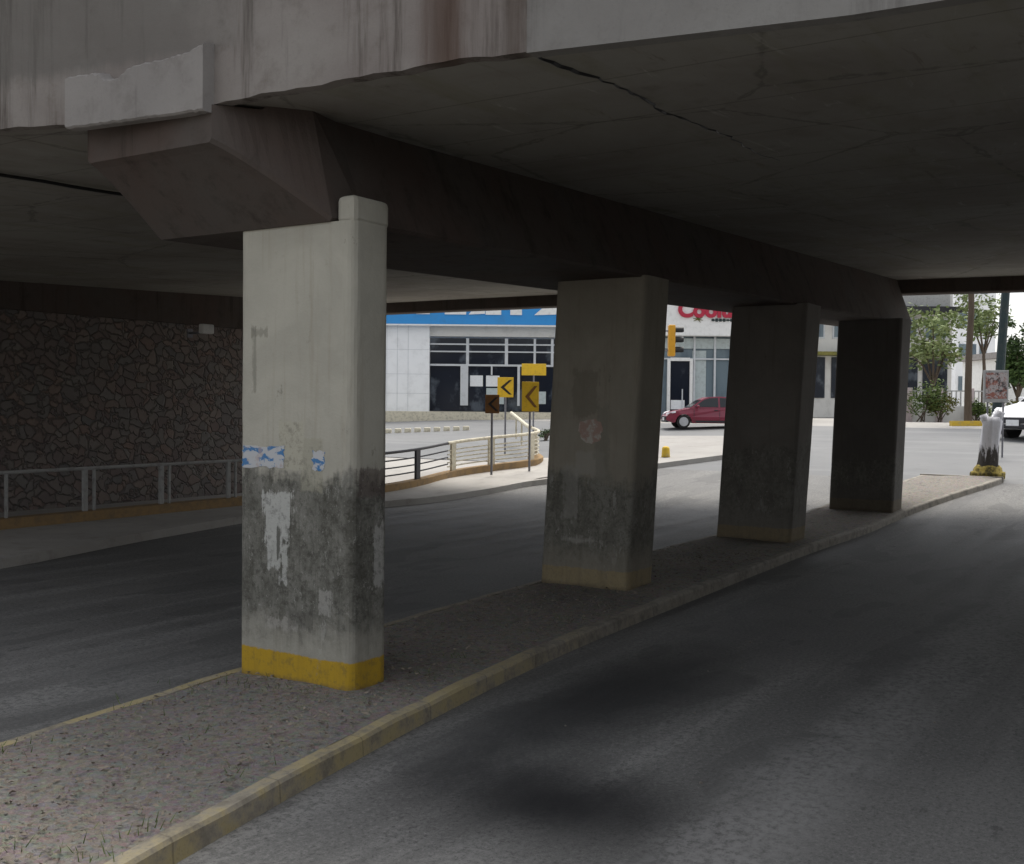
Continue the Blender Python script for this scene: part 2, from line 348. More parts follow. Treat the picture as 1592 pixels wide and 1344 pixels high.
M['peel'] = k.done(k.mix(k.ramp(n1, .52, .66), (.60,.60,.57), (.30,.29,.25)), .9)
k = G('peeling_cream'); o = k.co(); n1 = k.noise(o, 12, 6, .75)
M['peelc'] = k.done(k.mix(k.ramp(n1, .5, .7), (.52,.49,.38), (.38,.35,.26)), .9)
k = G('faded_flyer'); o = k.co(); n1 = k.noise(o, 9, 5, .7); sz = k.sep(o)
M['flyer'] = k.done(k.mix(k.ramp(n1, .45, .6), (.36,.25,.21), (.44,.41,.36)), .9)
k = G('advert_print'); o = k.co(); n1 = k.noise(o, 7, 5, .7, .6); n2 = k.noise(k.map(o, (1,1,1), (3,1,8)), 9, 5, .7)
M['advert'] = k.done(k.mix(k.ramp(n2, .5, .62), k.mix(k.ramp(n1, .45, .55), (.30,.12,.09), (.42,.38,.37)), (.07,.06,.06)), .45)
# whitewashed bark
k = G('whitewashed_bark'); o = k.co(); sx = k.sep(o); n1 = k.noise(k.map(o, (1,1,.22)), 9, 6, .7); n2 = k.noise(o, 20, 5, .7)
wf = k.ramp(k.math('ADD', sx[2], k.math('MULTIPLY', k.math('SUBTRACT', n1, .5), 1.7)), .62, .82)
c = k.mix(wf, k.mix(n2, (.03,.028,.025), (.10,.09,.08)), k.mix(n2, (.72,.72,.76), (.52,.52,.54)))
k.bump(n1, .8, .03); M['bark_white'] = k.done(c, .9)
k = G('brown_bark'); o = k.co(); n1 = k.noise(k.map(o, (1,1,.2)), 10, 6, .7)
k.bump(n1, .8, .03); M['bark'] = k.done(k.mix(n1, (.04,.03,.022), (.15,.115,.085)), .95)
k = G('mossy_stone'); o = k.co(); n1 = k.noise(o, 6, 6, .7)
k.bump(n1, .8, .03); M['moss'] = k.done(k.mix(k.ramp(n1, .4, .6), (.09,.075,.03), (.36,.28,.07)), .95)
def leaf_mat(name, a, b):
    k = G(name); o = k.co(); n1 = k.noise(o, 1.4, 4, .7); n2 = k.noise(o, 11, 3, .7)
    c = k.mix(k.ramp(k.math('ADD', k.math('MULTIPLY', n1, .6), k.math('MULTIPLY', n2, .4)), .38, .62), a, b)
    return k.done(c, .7, 0, .25)
M['leaf_dark'] = leaf_mat('dark_leaves', (.028,.055,.018), (.07,.115,.03))
M['leaf_mid'] = leaf_mat('mid_leaves', (.05,.085,.022), (.12,.16,.045))
M['leaf_olive'] = leaf_mat('olive_leaves', (.08,.09,.02), (.20,.18,.05))
M['leaf_pale'] = leaf_mat('pale_leaves', (.12,.17,.06), (.24,.28,.12))
M['leaf_dry'] = leaf_mat('dry_leaves', (.15,.125,.10), (.27,.23,.18))
M['pebble'] = worn('pebble', (.22,.20,.175), .5, 20, .9)

# ------------------------------------------------------------------ mesh helpers
def tag(o, label=None, cat=None, group=None, kind=None):
    if label: o['label'] = label
    if cat: o['category'] = cat
    if group: o['group'] = group
    if kind: o['kind'] = kind
    return o
def empty(name, loc=(0,0,0), rz=0., label=None, cat=None, group=None):
    o = bpy.data.objects.new(name, None); COL.objects.link(o); o.location = loc; o.rotation_euler = (0,0,rz)
    return tag(o, label, cat, group)
class MB:
    def __init__(s): s.bm = bmesh.new()
    def box(s, c, d, rz=0., bev=0.):
        r = bmesh.ops.create_cube(s.bm, size=1)
        for v in r['verts']: v.co = Vector((v.co.x*d[0], v.co.y*d[1], v.co.z*d[2]))
        if bev:
            es = {e for v in r['verts'] for e in v.link_edges}
            rr = bmesh.ops.bevel(s.bm, geom=list(es), offset=bev, segments=2, profile=.5, affect='EDGES')
            vs = {v for f in rr['faces'] for v in f.verts} | {v for v in r['verts'] if v.is_valid}
        else: vs = r['verts']
        m = Matrix.Translation(c) @ Matrix.Rotation(rz, 4, 'Z')
        for v in vs: v.co = m @ v.co
        return s
    def loft(s, rings, cap=True, closed=True):
        R_ = [[s.bm.verts.new(p) for p in r] for r in rings]
        n = len(R_[0])
        for a_, b_ in zip(R_[:-1], R_[1:]):
            for i in range(n if closed else n-1):
                j = (i+1) % n
                try: s.bm.faces.new((a_[i], a_[j], b_[j], b_[i]))
                except ValueError: pass
        if cap:
            s.bm.faces.new(R_[0][::-1]); s.bm.faces.new(R_[-1])
        return s
    def tube(s, pts, r, n=8, cap=True):
        pts = [Vector(p) for p in pts]; rs = r if isinstance(r, (list, tuple)) else [r]*len(pts)
        rings = []
        for i, p in enumerate(pts):
            d = (pts[min(i+1, len(pts)-1)] - pts[max(i-1, 0)]).normalized()
            x = d.cross(Vector((0,0,1)) if abs(d.z) < .9 else Vector((1,0,0))).normalized(); y = d.cross(x)
            rings.append([p + (x*math.cos(q*2*math.pi/n) + y*math.sin(q*2*math.pi/n))*rs[i] for q in range(n)])
        return s.loft(rings, cap)
    def prism(s, poly, axis, a, b):
        """poly: 2-D outline; axis: the axis it is extruded along from a to b"""
        def put(p, h):
            if axis == 'x': return (h, p[0], p[1])
            if axis == 'y': return (p[0], h, p[1])
            return (p[0], p[1], h)
        return s.loft([[put(p, a) for p in poly], [put(p, b) for p in poly]])
    def quad(s, *pts):
        s.bm.faces.new([s.bm.verts.new(p) for p in pts]); return s
    def build(s, name, mat, parent=None, loc=(0,0,0), rz=0., smooth=False, bevel=0.):
        bmesh.ops.recalc_face_normals(s.bm, faces=s.bm.faces)
        me = bpy.data.meshes.new(name); s.bm.to_mesh(me); s.bm.free()
        for m in (mat if isinstance(mat, list) else [mat]): me.materials.append(m)
        if smooth:
            for p in me.polygons: p.use_smooth = True
        o = bpy.data.objects.new(name, me); COL.objects.link(o)
        o.location = loc; o.rotation_euler = (0,0,rz)
        if parent: o.parent = parent
        if bevel:
            b = o.modifiers.new("bevel", 'BEVEL'); b.width = bevel; b.segments = 2; b.limit_method = 'ANGLE'; b.angle_limit = R(40)
        return o
def copy_tree(o, parent=None):
    c = o.copy(); COL.objects.link(c)
    if parent: c.parent = parent
    for ch in [x for x in bpy.data.objects if x.parent == o]: copy_tree(ch, c)
    return c
def rnd(a_, b_): return random.uniform(a_, b_)
def interp(tab, x):
    if x <= tab[0][0]: return tab[0][1]
    for (x0, y0), (x1, y1) in zip(tab, tab[1:]):
        if x <= x1: return y0 + (y1-y0)*(x-x0)/(x1-x0)
    return tab[-1][1]
def smooth_tab(tab, step=.5):
    xs = []; x = tab[0][0]
    while x < tab[-1][0]: xs.append(x); x += step
    xs.append(tab[-1][0])
    ys = [sum(interp(tab, q+d_*.6) for d_ in (-2,-1,0,1,2))/5 for q in xs]
    return list(zip(xs, ys))
def text_mesh(body, size, ext, name, mat, parent, loc, rot=(R(90),0,0), bold=0., sx=1.):
    cu = bpy.data.curves.new(name, 'FONT'); cu.body = body; cu.size = size; cu.extrude = ext; cu.offset = bold
    t = bpy.data.objects.new(name+"_tmp", cu); COL.objects.link(t)
    dg = bpy.context.evaluated_depsgraph_get(); dg.update()
    me = bpy.data.meshes.new_from_object(t.evaluated_get(dg)); bpy.data.objects.remove(t); bpy.data.curves.remove(cu)
    me.materials.clear(); me.materials.append(mat)
    o = bpy.data.objects.new(name, me); COL.objects.link(o); o.location = loc; o.rotation_euler = rot; o.scale = (sx,1,1)
    o.parent = parent
    return o

# ------------------------------------------------------------------ ground, roads, pavements  (all in the road frame)
def sheet(name, ss, left, right, z0, mat, nt_=2, label=None):
    """a sheet over s stations between t = left(s) and t = right(s), following the terrain"""
    bm = bmesh.new(); rows = []
    for s_ in ss:
        a_, b_ = left(s_), right(s_)
        rows.append([bm.verts.new((s_, a_+(b_-a_)*i/nt_, g(s_)+z0)) for i in range(nt_+1)])
    for r0, r1 in zip(rows, rows[1:]):
        for i in range(nt_): bm.faces.new((r0[i], r1[i], r1[i+1], r0[i+1]))
    bmesh.ops.recalc_face_normals(bm, faces=bm.faces)
    me = bpy.data.meshes.new(name); bm.to_mesh(me); bm.free(); me.materials.append(mat)
    o = bpy.data.objects.new(name, me); COL.objects.link(o); o.rotation_euler = (0,0,AU)
    return tag(o, label, None, None, 'structure')
def rng(a_, b_, d_):
    n = max(1, round((b_-a_)/d_)); return [a_+(b_-a_)*i/n for i in range(n+1)]
SS = [-900,-300,-100,-40] + rng(-25, 70, 1) + [90,150,400,1400]
sheet('ground', SS, lambda s_: 1000, lambda s_: -1000, -.02, M['plaza'], 2, 'pale concrete ground reaching to the horizon')
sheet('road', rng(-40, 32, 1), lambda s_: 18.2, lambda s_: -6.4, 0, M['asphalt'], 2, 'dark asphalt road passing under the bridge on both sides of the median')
sheet('cross_street', rng(32, 49, 1), lambda s_: 60, lambda s_: -90, .0, M['street'], 2, 'pale sunlit street crossing beyond the underpass')

MR = smooth_tab([(-12,4.2),(2,4.4),(3.64,4.66),(5.65,5.09),(9.08,5.58),(11.8,5.74),(18.6,6.07),(25.3,6.12),(28.5,5.7),(32,5.05)])
ML = smooth_tab([(-12,6.6),(2,6.9),(4.49,7.13),(6.71,7.42),(9.2,7.68),(12.6,7.87),(19.4,8.1),(26,8.0),(32,7.2)])
mr = lambda s_: interp(MR, s_); ml = lambda s_: interp(ML, s_)
KW = .13
def kerb(name, ss, edge, side, mat, h=.135, width=KW, label=None, extra=0):
    """a solid kerb strip along t = edge(s), its body towards side (+1 = left)"""
    rings = []
    for s_ in ss:
        z = g(s_); e_ = edge(s_); b_ = e_ + side*width; j = .006*math.sin(s_*5.1)
        rings.append([(s_, e_, z-.05), (s_, e_+side*.012, z+h-.02+j), (s_, e_+side*.03, z+h+j+extra), (s_, b_, z+h+j+extra), (s_, b_, z-.05)])
    o = MB().loft(rings).build(name, mat, None, (0,0,0), AU)
    return tag(o, label, None, None, 'structure')
ms = rng(-12, 32, .5)
kerb('median_kerb', ms, mr, +1, M['kerb'], label='worn yellow kerb on the near edge of the median', extra=.004)
kerb('median_kerb', ms, ml, -1, M['kerb'], label='grey and yellow kerb on the far edge of the median', extra=.004)
# nose of the median
bm_ = MB(); bm_.box((32.06, (mr(32)+ml(32))/2, g(32)+.06), (.12, ml(32)-mr(32), .2))
tag(bm_.build('median_kerb', M['kerb'], None, (0,0,0), AU), 'short kerb closing the far end of the median', None, None, 'structure')
def soil_sheet():
    bm = bmesh.new(); rows = []; n = 10
    for s_ in rng(-12, 32, .25):
        a_, b_ = ml(s_)-KW+.01, mr(s_)+KW-.01
        row = []
        for i in range(n+1):
            f = i/n; e_ = min(f, 1-f)*2
            z = g(s_)+.135 + .03*min(1, e_*3)*(.6+.4*math.sin(s_*1.7+f*5)) + rnd(-.008,.008)
            row.append(bm.verts.new((s_, a_+(b_-a_)*f, z)))
        rows.append(row)
    for r0, r1 in zip(rows, rows[1:]):
        for i in range(n): bm.faces.new((r0[i], r1[i], r1[i+1], r0[i+1]))
    bmesh.ops.recalc_face_normals(bm, faces=bm.faces)
    me = bpy.data.meshes.new('median_soil'); bm.to_mesh(me); bm.free(); me.materials.append(M['soil'])
    for p in me.polygons: p.use_smooth = True
    o = bpy.data.objects.new('median_soil', me); COL.objects.link(o); o.rotation_euler = (0,0,AU)
    tag(o, 'dry brown soil filling the median between its kerbs', None, None, 'structure')
soil_sheet()
# litter of dead leaves and grit on the median
def litter():
    b = MB()
    for i in range(6000):
        s_ = 1.5 + 16*random.random()**1.7; f = rnd(.02,.98)
        t_ = mr(s_)+KW + (ml(s_)-mr(s_)-2*KW)*f
        z = g(s_)+.165 + rnd(.0,.012); L = rnd(.008,.024)*(1 if random.random() < .93 else 1.7); an = rnd(0, 6.3); wd = L*rnd(.25,.5)
        ca, sa = math.cos(an), math.sin(an); ti = rnd(-.012,.02)
        b.quad((s_-ca*L, t_-sa*L, z), (s_+sa*wd, t_-ca*wd, z+ti), (s_+ca*L, t_+sa*L, z+rnd(0,.015)), (s_-sa*wd, t_+ca*wd, z+rnd(0,.012)))
    tag(b.build('leaf_litter', M['leaf_dry'], None, (0,0,0), AU), 'scatter of small dry leaves over the median soil', 'leaf litter', None, 'stuff')
    b = MB()
    for i in range(900):
        s_ = rnd(1.5, 12); t_ = mr(s_)+KW + (ml(s_)-mr(s_)-2*KW)*rnd(.02,.98)
        if random.random() < .06: s_, t_ = rnd(2, 12), rnd(-2, 4.4); z = 0
        else: z = g(s_)+.158
        r_ = rnd(.003,.013); rr_ = []
        for zz, q in ((0,.9),(.5,1),(1,.45)): rr_.append([(s_+r_*q*math.cos(k_*1.257+i), t_+r_*q*1.2*math.sin(k_*1.257+i), z+zz*r_) for k_ in range(5)])
        b.loft(rr_)
    tag(b.build('gravel', M['pebble'], None, (0,0,0), AU), 'small grit and pebbles strewn on the median and the near lane', 'gravel', None, 'stuff')
    b = MB()
    tufts = [(6.55,6.5),(6.5,6.9),(6.6,6.2),(3.6,4.95),(4.0,5.0),(5.3,6.1),(5.6,7.05),(4.4,6.9),(7.6,5.9),(3.4,5.2),(8.4,5.95),(6.2,7.2),(10.5,6.1),(5.0,5.35)]
    for (s0, t0) in tufts:
        for i in range(16):
            s_, t_ = random.gauss(s0,.09), random.gauss(t0,.12); an = rnd(0,6.3); h = rnd(.02,.07); ln = rnd(.0,.05)
            z = g(s_)+.15; wv = (math.cos(an)*.004, math.sin(an)*.004)
            b.quad((s_-wv[0], t_-wv[1], z), (s_+wv[0], t_+wv[1], z), (s_+wv[0]*.2+ln*math.sin(an), t_+wv[1]*.2+ln*math.cos(an), z+h), (s_-wv[0]*.2+ln*math.sin(an), t_-wv[1]*.2+ln*math.cos(an), z+h))
    tag(b.build('grass', M['leaf_mid'], None, (0,0,0), AU), 'sparse short green weeds growing in the median soil', 'grass', None, 'stuff')
litter()

# left sidewalk, its outer kerb, and the brown plinth under the railing, all following one curve that turns right outdoors
RAIL = [(-6,18.7),(6,18.8),(12,18.95),(18,19.2),(22,19.05),(24.6,19.25),(27,19.6),(28.6,19.35),(29.8,18.95),(30.7,18.95),(31.5,19.45),(33,20.8),(36,23.1),(38.6,25.1)]
def catmull(pts, n=6):
    out = []
    for i in range(len(pts)-1):
        p0 = Vector(pts[max(0,i-1)]); p1 = Vector(pts[i]); p2 = Vector(pts[i+1]); p3 = Vector(pts[min(len(pts)-1,i+2)])
        for j in range(n):
            q = j/n
            out.append(.5*((2*p1)+(p2-p0)*q+(2*p0-5*p1+4*p2-p3)*q*q+(3*p1-p0-3*p2+p3)*q**3))
    out.append(Vector(pts[-1])); return out
RC = catmull([(x, y, 0) for x, y in RAIL])
def offset_curve(c, d0):
    o = []
    for i, p in enumerate(c):
        q = (c[min(i+1, len(c)-1)] - c[max(i-1, 0)]).normalized()
        d_ = d0(p.x) if callable(d0) else d0
        o.append(p + Vector((q.y, -q.x, 0))*d_)
    return o
def strip(name, c, d0, d1, h0, h1, mat, label):
    A, B = offset_curve(c, d0), offset_curve(c, d1)
    rings = []
    for a_, b_ in zip(A, B):
        za, zb = g(a_.x), g(b_.x); z = max(za, zb)
        rings.append([(a_.x, a_.y, min(za,zb)-.05), (a_.x, a_.y, z+h1), (b_.x, b_.y, z+h1), (b_.x, b_.y, min(za,zb)-.05)])
    return tag(MB().loft(rings).build(name, mat, None, (0,0,0), AU), label, None, None, 'structure')
nose = RC[:68]
SWW = lambda s_: interp([(9.7,3.4),(12.6,2.5),(17,1.55),(21,1.65),(24,1.95),(27,2.7),(30,2.9)], s_)
strip('sidewalk', RC[:60], SWW, .16, 0, .15, M['sidewalk'], 'grey sidewalk beside the railing, curving away outdoors')
strip('sidewalk_kerb', RC[:60], lambda s_: SWW(s_)+.17, SWW, 0, .155, M['sidewalk'], 'grey kerb along the sidewalk edge of the left lane')
i2 = next(i for i, p in enumerate(RC) if p.x > 31.9)
strip('railing_kerb', RC[:i2+1], .16, -.16, 0, .34, M['brownkerb'], 'low brown painted kerb carrying the railing')

# ------------------------------------------------------------------ the bridge
SOF = lambda s_: 4.88 + .036*(s_-6)
NE = lambda t_: interp([(-9,7.75),(2,6.88),(3.7,6.50),(4.6,6.30),(6.9,6.20),(8.4,5.97),(9.1,5.75),(25,3.4)], t_)   # near edge of the deck
FE = lambda t_: interp([(-9,31.3),(4.27,29.1),(6.54,28.5),(12.8,27.57),(16.25,27.28),(25,26.8)], t_)                # far edge
T0, T1 = -8.0, 24.2
bridge = empty('road_bridge', P(6.5, 7, 4.9), AU, 'dark stained concrete road bridge spanning both carriageways on four piers', 'bridge')
bridge.location = (0,0,0)
b = MB(); rings = []
for t_ in rng(T0, T1, 1.0):
    a_, f_ = NE(t_)+.02, FE(t_)
    rings.append([(a_, t_, SOF(a_)), (f_, t_, SOF(f_)), (f_, t_, SOF(f_)+1.15), (a_, t_, SOF(a_)+1.15)])
b.loft(rings); b.build('deck_slab', M['soffit'], bridge)
# downstand beam added along the far edge: a dark band hiding the bright soffit
rings = []
for t_ in rng(T0, T1, 1.0):
    f_ = FE(t_); zb_ = 4.88+.02*(f_-6)
    rings.append([(f_-.45, t_, SOF(f_)+.03), (f_-.45, t_, zb_+.02), (f_-.42, t_, zb_), (f_+.03, t_, zb_), (f_+.03, t_, SOF(f_)+1.6), (f_-.1, t_, SOF(f_)+1.6), (f_-.1, t_, SOF(f_)+.03)])
MB().loft(rings).build('added_edge_beam', M['beam'], bridge)
def fascia(name, t0, t1, z0, z1, out, mat, rag=0.):
    rings = []
    for t_ in rng(t0, t1, .12):
        a_ = NE(t_); j = rag*(.5*math.sin(t_*7.3)+.5*math.sin(t_*17.1+1)) if rag else 0
        rings.append([(a_+.02, t_, SOF(a_)+z0+j), (a_-out, t_, SOF(a_)+z0+j), (a_-out, t_, SOF(a_)+z1), (a_+.02, t_, SOF(a_)+z1)])
    MB().loft(rings).build(name, mat, bridge)
TJ = 4.02                                      # joint between the stained and the clean fascia
fascia('fascia', TJ+.001, T1, -.02, 2.2, .10, M['fascia'], .012)
fascia('fascia', T0, TJ-.001, -.03, 2.2, .105, M['fascia_clean'])
# pale concrete patch block hung on the fascia over the first pier, with a broken upper edge
bt = [6.80+ (8.24-6.80)*i/48 for i in range(49)]
tp_ = [.42,.41,.395,.38,.37,.365,.36,.355,.35,.35,.345,.34,.34,.32,.28,.255,.25,.27,.315,.33,.325,.33,.335,.33,.325,.32]
top = [interp(list(enumerate(tp_)), i/2)+rnd(-.008,.008) for i in range(49)]
rings = []
for t_, tz in zip(bt, top):
    a_ = NE(t_)
    jb = rnd(-.006,.006); rings.append([(a_-.10, t_, SOF(a_)-.10), (a_-.20+rnd(0,.006), t_, SOF(a_)-.10+jb), (a_-.215, t_, SOF(a_)-.085+jb), (a_-.215, t_, SOF(a_)+tz-.015), (a_-.20+rnd(0,.01), t_, SOF(a_)+tz), (a_-.10, t_, SOF(a_)+tz+.02)])
MB().loft(rings).build('patch_block', M['block'], bridge)
# cap beam over the piers, with a tapered nose at the near end
TR = lambda s_: 6.16
rings = []
for s_, zb, tl, tr in [(6.08+.72*q, 4.56-.57*q**1.15, 8.35-.05*q, 6.80-.62*q) for q in (0,.1,.2,.3,.4,.5,.6,.7,.8,.9,1)] + [(x, 3.99+.027*(x-6.85), 8.30, TR(x)+.02*(x-7)) for x in rng(7.2, 27.95, 1)]:
    zt = SOF(s_)+(.05 if s_ > 6.5 else -.03)
    rings.append([(s_, tr+.40*max(0, min(1, (s_-6.1)/1.2)), zt), (s_, tr, zb+.03), (s_, tr+.03, zb), (s_, tl-.03, zb), (s_, tl, zb+.03), (s_, tl, zt)])
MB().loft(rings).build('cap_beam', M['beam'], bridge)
# thin ledge left by the formwork under the deck, and an expansion joint
b = MB(); js = [NE(4.0)+.03 + .11*i for i in range(44)]
b.tube([(x, 4.0+.035*math.sin(x*3.1)+rnd(-.022,.022), SOF(x)-.002) for x in js], [max(.003, (.022-.0004*i)*rnd(.35,1.15)) for i in range(44)], 5)
b.build('deck_joint', M['black'], bridge)

# piers
def pier_mesh(w_, d_, h, lean, rad=.10, flare=0., ear=False):
    b = MB(); rings = []; n = 5
    hw, hd = w_/2, d_/2
    for z in rng(-.3, h, .3):
        f = max(0, z)/h; ring = []
        for cx, cy, a0 in ((1,1,0),(-1,1,90),(-1,-1,180),(1,-1,270)):
            for i in range(n+1):
                a_ = R(a0+90*i/n)
                x = cx*(hd-rad)+rad*math.cos(a_); y = cy*(hw-rad)+rad*math.sin(a_)
                if y < 0: y -= flare*f
                ring.append((x + rnd(-.002,.002), y - lean*f + rnd(-.002,.002), z))
        rings.append(ring)
    b.loft(rings)
    return b
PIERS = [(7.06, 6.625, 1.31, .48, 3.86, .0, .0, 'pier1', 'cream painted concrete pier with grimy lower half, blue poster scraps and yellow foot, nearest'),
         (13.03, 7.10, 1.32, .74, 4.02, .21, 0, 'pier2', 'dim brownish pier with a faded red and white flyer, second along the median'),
         (19.37, 7.165, 1.39, .85, 4.19, .24, 0, 'pier3', 'dark pier third along the median, left of the narrow bright gap'),
         (25.45, 6.95, 1.42, .85, 4.25, .14, 0, 'pier4', 'darkest pier at the far end of the median beside the open daylight')]
piers = []
for i, (s_, t_, w_, d_, h, lean, fl, m_, lab) in enumerate(PIERS):
    z0 = g(s_)+.13
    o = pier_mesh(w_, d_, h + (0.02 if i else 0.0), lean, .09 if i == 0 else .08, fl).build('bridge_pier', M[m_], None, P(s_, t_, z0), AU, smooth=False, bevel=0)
    tag(o, lab, 'pier', 'concrete piers standing on the median'); piers.append(o)
# the raised shoulder of the first pier beside the beam
b = MB(); b.box((0, -.557, 3.95), (.46, .195, .24), 0, .05)
b.build('shoulder', M['pier1'], piers[0])
def patch(parent, name, pts, face_x, mat, th=.004):
    """a torn scrap on the near face of a pier: outline in (y, z)"""
    MB().prism(pts, 'x', face_x-th, face_x+.002).build(name, mat, parent)
def blob(cy, cz, ry, rz_, n=26, rough=.28, sq=2.0):
    o = []
    for i in range(n):
        a_ = 2*math.pi*i/n; c_, s_ = math.cos(a_), math.sin(a_)
        k_ = (abs(c_)**sq+abs(s_)**sq)**(-1/sq)*(1+rnd(-rough,rough)*.5)
        o.append((cy+c_*ry*k_, cz+s_*rz_*k_))
    return o
fx = -.24
def q1(px, py):                                # pixel on the first pier's near face -> (y, z) on that face
    d = ray(px, py); n = Vector((.545,.839,0)); p0 = P(7.06-.24, 0, 0)
    k_ = (p0-Vector((0,0,CAM_H))).dot(n)/d.dot(n); p = Vector((0,0,CAM_H))+d*k_
    return (st(p.x, p.y)[1]-6.625, p.z-.13)
def rag(px0, py0, px1, py1, jag, n=9):
    c_ = [(px0,py0),(px1,py0),(px1,py1),(px0,py1)]; out = []
    for (x0,y0),(x1,y1) in zip(c_, c_[1:]+c_[:1]):
        for i in range(n): out.append((x0+(x1-x0)*i/n+rnd(-jag,jag), y0+(y1-y0)*i/n+rnd(-jag,jag)))
    return [q1(x, y) for x, y in out]
patch(piers[0], 'poster_scrap', rag(379,694,442,727,2.0), fx, M['poster'])
patch(piers[0], 'poster_scrap', rag(487,702,505,732,2.0), fx, M['poster'])
b = MB(); b.prism(blob(-.10, 2.05, .17, .15, 26, .3, 4), 'x', -.374, -.368); b.build('flyer', M['flyer'], piers[1])

# ------------------------------------------------------------------ abutment, added right wall, conduit, lamp
wl = empty('stone_wall', P(4, 23.3), AU, 'dark rubble stone wall behind the left railing, with a concrete beam along its top', 'wall')
b = MB(); b.box((1, .25, 2.2), (40, .5, 4.9)); b.build('masonry', M['rubble'], wl)
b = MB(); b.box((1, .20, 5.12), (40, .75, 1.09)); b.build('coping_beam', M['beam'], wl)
wr = MB(); wr.box((0,0,2.4), (46,.5,5.2)); tag(wr.build('unseen_shade_wall', M['rubble'], None, P(4, -7.2), AU), 'unseen rubble wall added right of the near lane to darken the underpass', 'wall')  # added out of view to enclose the underpass and darken its soffit
b = MB(); b.tube([P(s_, 8.95+.02*math.sin(s_), SOF(s_)-.03) for s_ in rng(6.9, 12, .5)], .022, 6)
a0, a1 = at(0, 270, 12.5), at(252, 311, 10.6)
b = MB(); pts = []
for i in range(9):
    px, py = -120+372*i/8, 0
    py = 250+ 61*i/8
    d = ray(px, py); n_ = Vector((-.02*.545, -.02*.839, 1)); k_ = (4.76-CAM_H - 0)/(d.z-.02*(.545*d.x+.839*d.y)); p = Vector((0,0,CAM_H))+d*k_
    pts.append(p + Vector((0,0,-.015+ .004*math.sin(i*2))))
b.tube(pts, .02, 6)
tag(b.build('conduit', M['black']), 'thin black conduit running along the left soffit to the cap beam', 'conduit')
lp = at(318, 512, 25.5)
wlm = empty('wall_lamp', lp, AU, 'small pale unlit lamp fixed high on the stone wall', 'lamp')
b = MB(); b.box((0,-.06,0), (.34,.16,.22), 0, .03); b.build('housing', M['white_paint'], wlm)
b = MB(); b.box((0,.25,-.08), (.06,.5,.05)); b.box((0,.5,-.08), (.16,.03,.2)); b.build('bracket', M['steel'], wlm)

# ------------------------------------------------------------------ railings
def railing(name, pts, mat, post_mat_fn, label, post_every, post_w, rails, hand_r, height):
    o = empty(name, (0,0,0), AU, label, 'railing')
    L = [0]
    for p, q in zip(pts, pts[1:]): L.append(L[-1]+(q-p).length)
    def pos(d_):
        for i in range(len(L)-1):
            if d_ <= L[i+1]:
                f = (d_-L[i])/(L[i+1]-L[i]); return pts[i].lerp(pts[i+1], f), (pts[i+1]-pts[i]).normalized()
        return pts[-1], (pts[-1]-pts[-2]).normalized()
    zt = lambda p: g(p.x)+.34
    MB().tube([(p.x, p.y, zt(p)+height) for p in pts], hand_r, 8).build('handrail', mat, o)
    for rz_ in rails:
        MB().tube([(p.x, p.y, zt(p)+rz_) for p in pts], .022, 6).build('rail', mat, o)
    d_ = .3
    while d_ < L[-1]:
        p, tdir = pos(d_)
        b = MB()
        for (off, ww, dd) in post_w:
            c = p + tdir*off
            b.box((c.x, c.y, zt(p)+height/2-.02), (ww, dd, height), math.atan2(tdir.y, tdir.x))
        b.build('post', post_mat_fn(p), o)
        d_ += post_every
    return o
i0 = next(i for i, p in enumerate(RC) if p.x > 21.9); i1 = next(i for i, p in enumerate(RC) if p.x > 26.6)
railing('railing', RC[:i0+1], M['grey_paint'], lambda p: M['grey_paint'],
        'grey pipe railing with paired posts in the shade before the stone wall', 1.95, [(0,.10,.06),(.22,.05,.05)], [], .036, .84)
railing('railing', RC[i0+1:i1+1], M['shaded_cream'], lambda p: M['shaded_cream'],
        'railing with flat posts and thin rails, its shade coloured in near-black, just outside the bridge', 2.0, [(0,.22,.07)], [.22,.42,.62], .04, .84)
railing('railing', RC[i2+1:], M['cream_paint'], lambda p: M['cream_paint'],
        'short straight run of cream handrail leading away behind the yellow chevron signs', 2.6, [(0,.10,.06)], [], .07, .84)
rl = railing('railing', RC[i1:i2+1], M['cream_paint'], lambda p: M['cream_paint'],
        'cream railing curving round to the rounded end beside the tall chevron sign', 1.7, [(0,.24,.07)], [.14,.26,.38,.50,.62], .05, .84)

# ------------------------------------------------------------------ signs
def sign_pole(b, h, r=.035): b.tube([(0,0,-.1),(0,0,h)], r, 8)
def chevron(px, py_top, py_bot, wpx, Y, mats, label, rz=0, extra=None, base=None):
    c = at(px, (py_top+py_bot)/2, Y); h = (py_bot-py_top)/1725*Y; w_ = wpx/1725*Y
    z0 = gw(c.x, c.y) + (base or 0)
    o = empty('chevron_sign', (c.x, c.y, z0), rz, label, 'road sign', 'chevron signs at the bend')
    zc = c.z - z0
    b = MB(); sign_pole(b, zc+h*.45); b.build('pole', M['steel'], o)
    b = MB(); b.box((0,-.05,zc), (w_, .015, h), 0, .006); b.build('sign_plate', M[mats[0]], o)
    b = MB(); q = w_*.5; y0 = -.064
    hh = h*.36
    poly = [(q*.45, hh),(q*.80, hh),(-q*.15, 0),(q*.80,-hh),(q*.45,-hh),(-q*.62,0)]
    poly = [(x, zc+z) for x, z in poly]
    b.prism(poly, 'y', y0, y0+.01); b.build('chevron', M[mats[1]], o)
    return o
chevron(765, 614, 643, 22, 33.0, ('brown_sign','black'), 'weathered chevron sign with its shade coloured in dark brown, left of the yellow ones', R(8), base=.3)
chevron(786, 587, 618, 25, 41.0, ('yellow_sign','black'), 'small yellow chevron sign above and behind the dark one', R(-5))
chevron(824, 594, 640, 27, 33.9, ('yellow_sign','brown_sign'), 'tall yellow chevron sign standing at the rounded end of the railing', R(12))
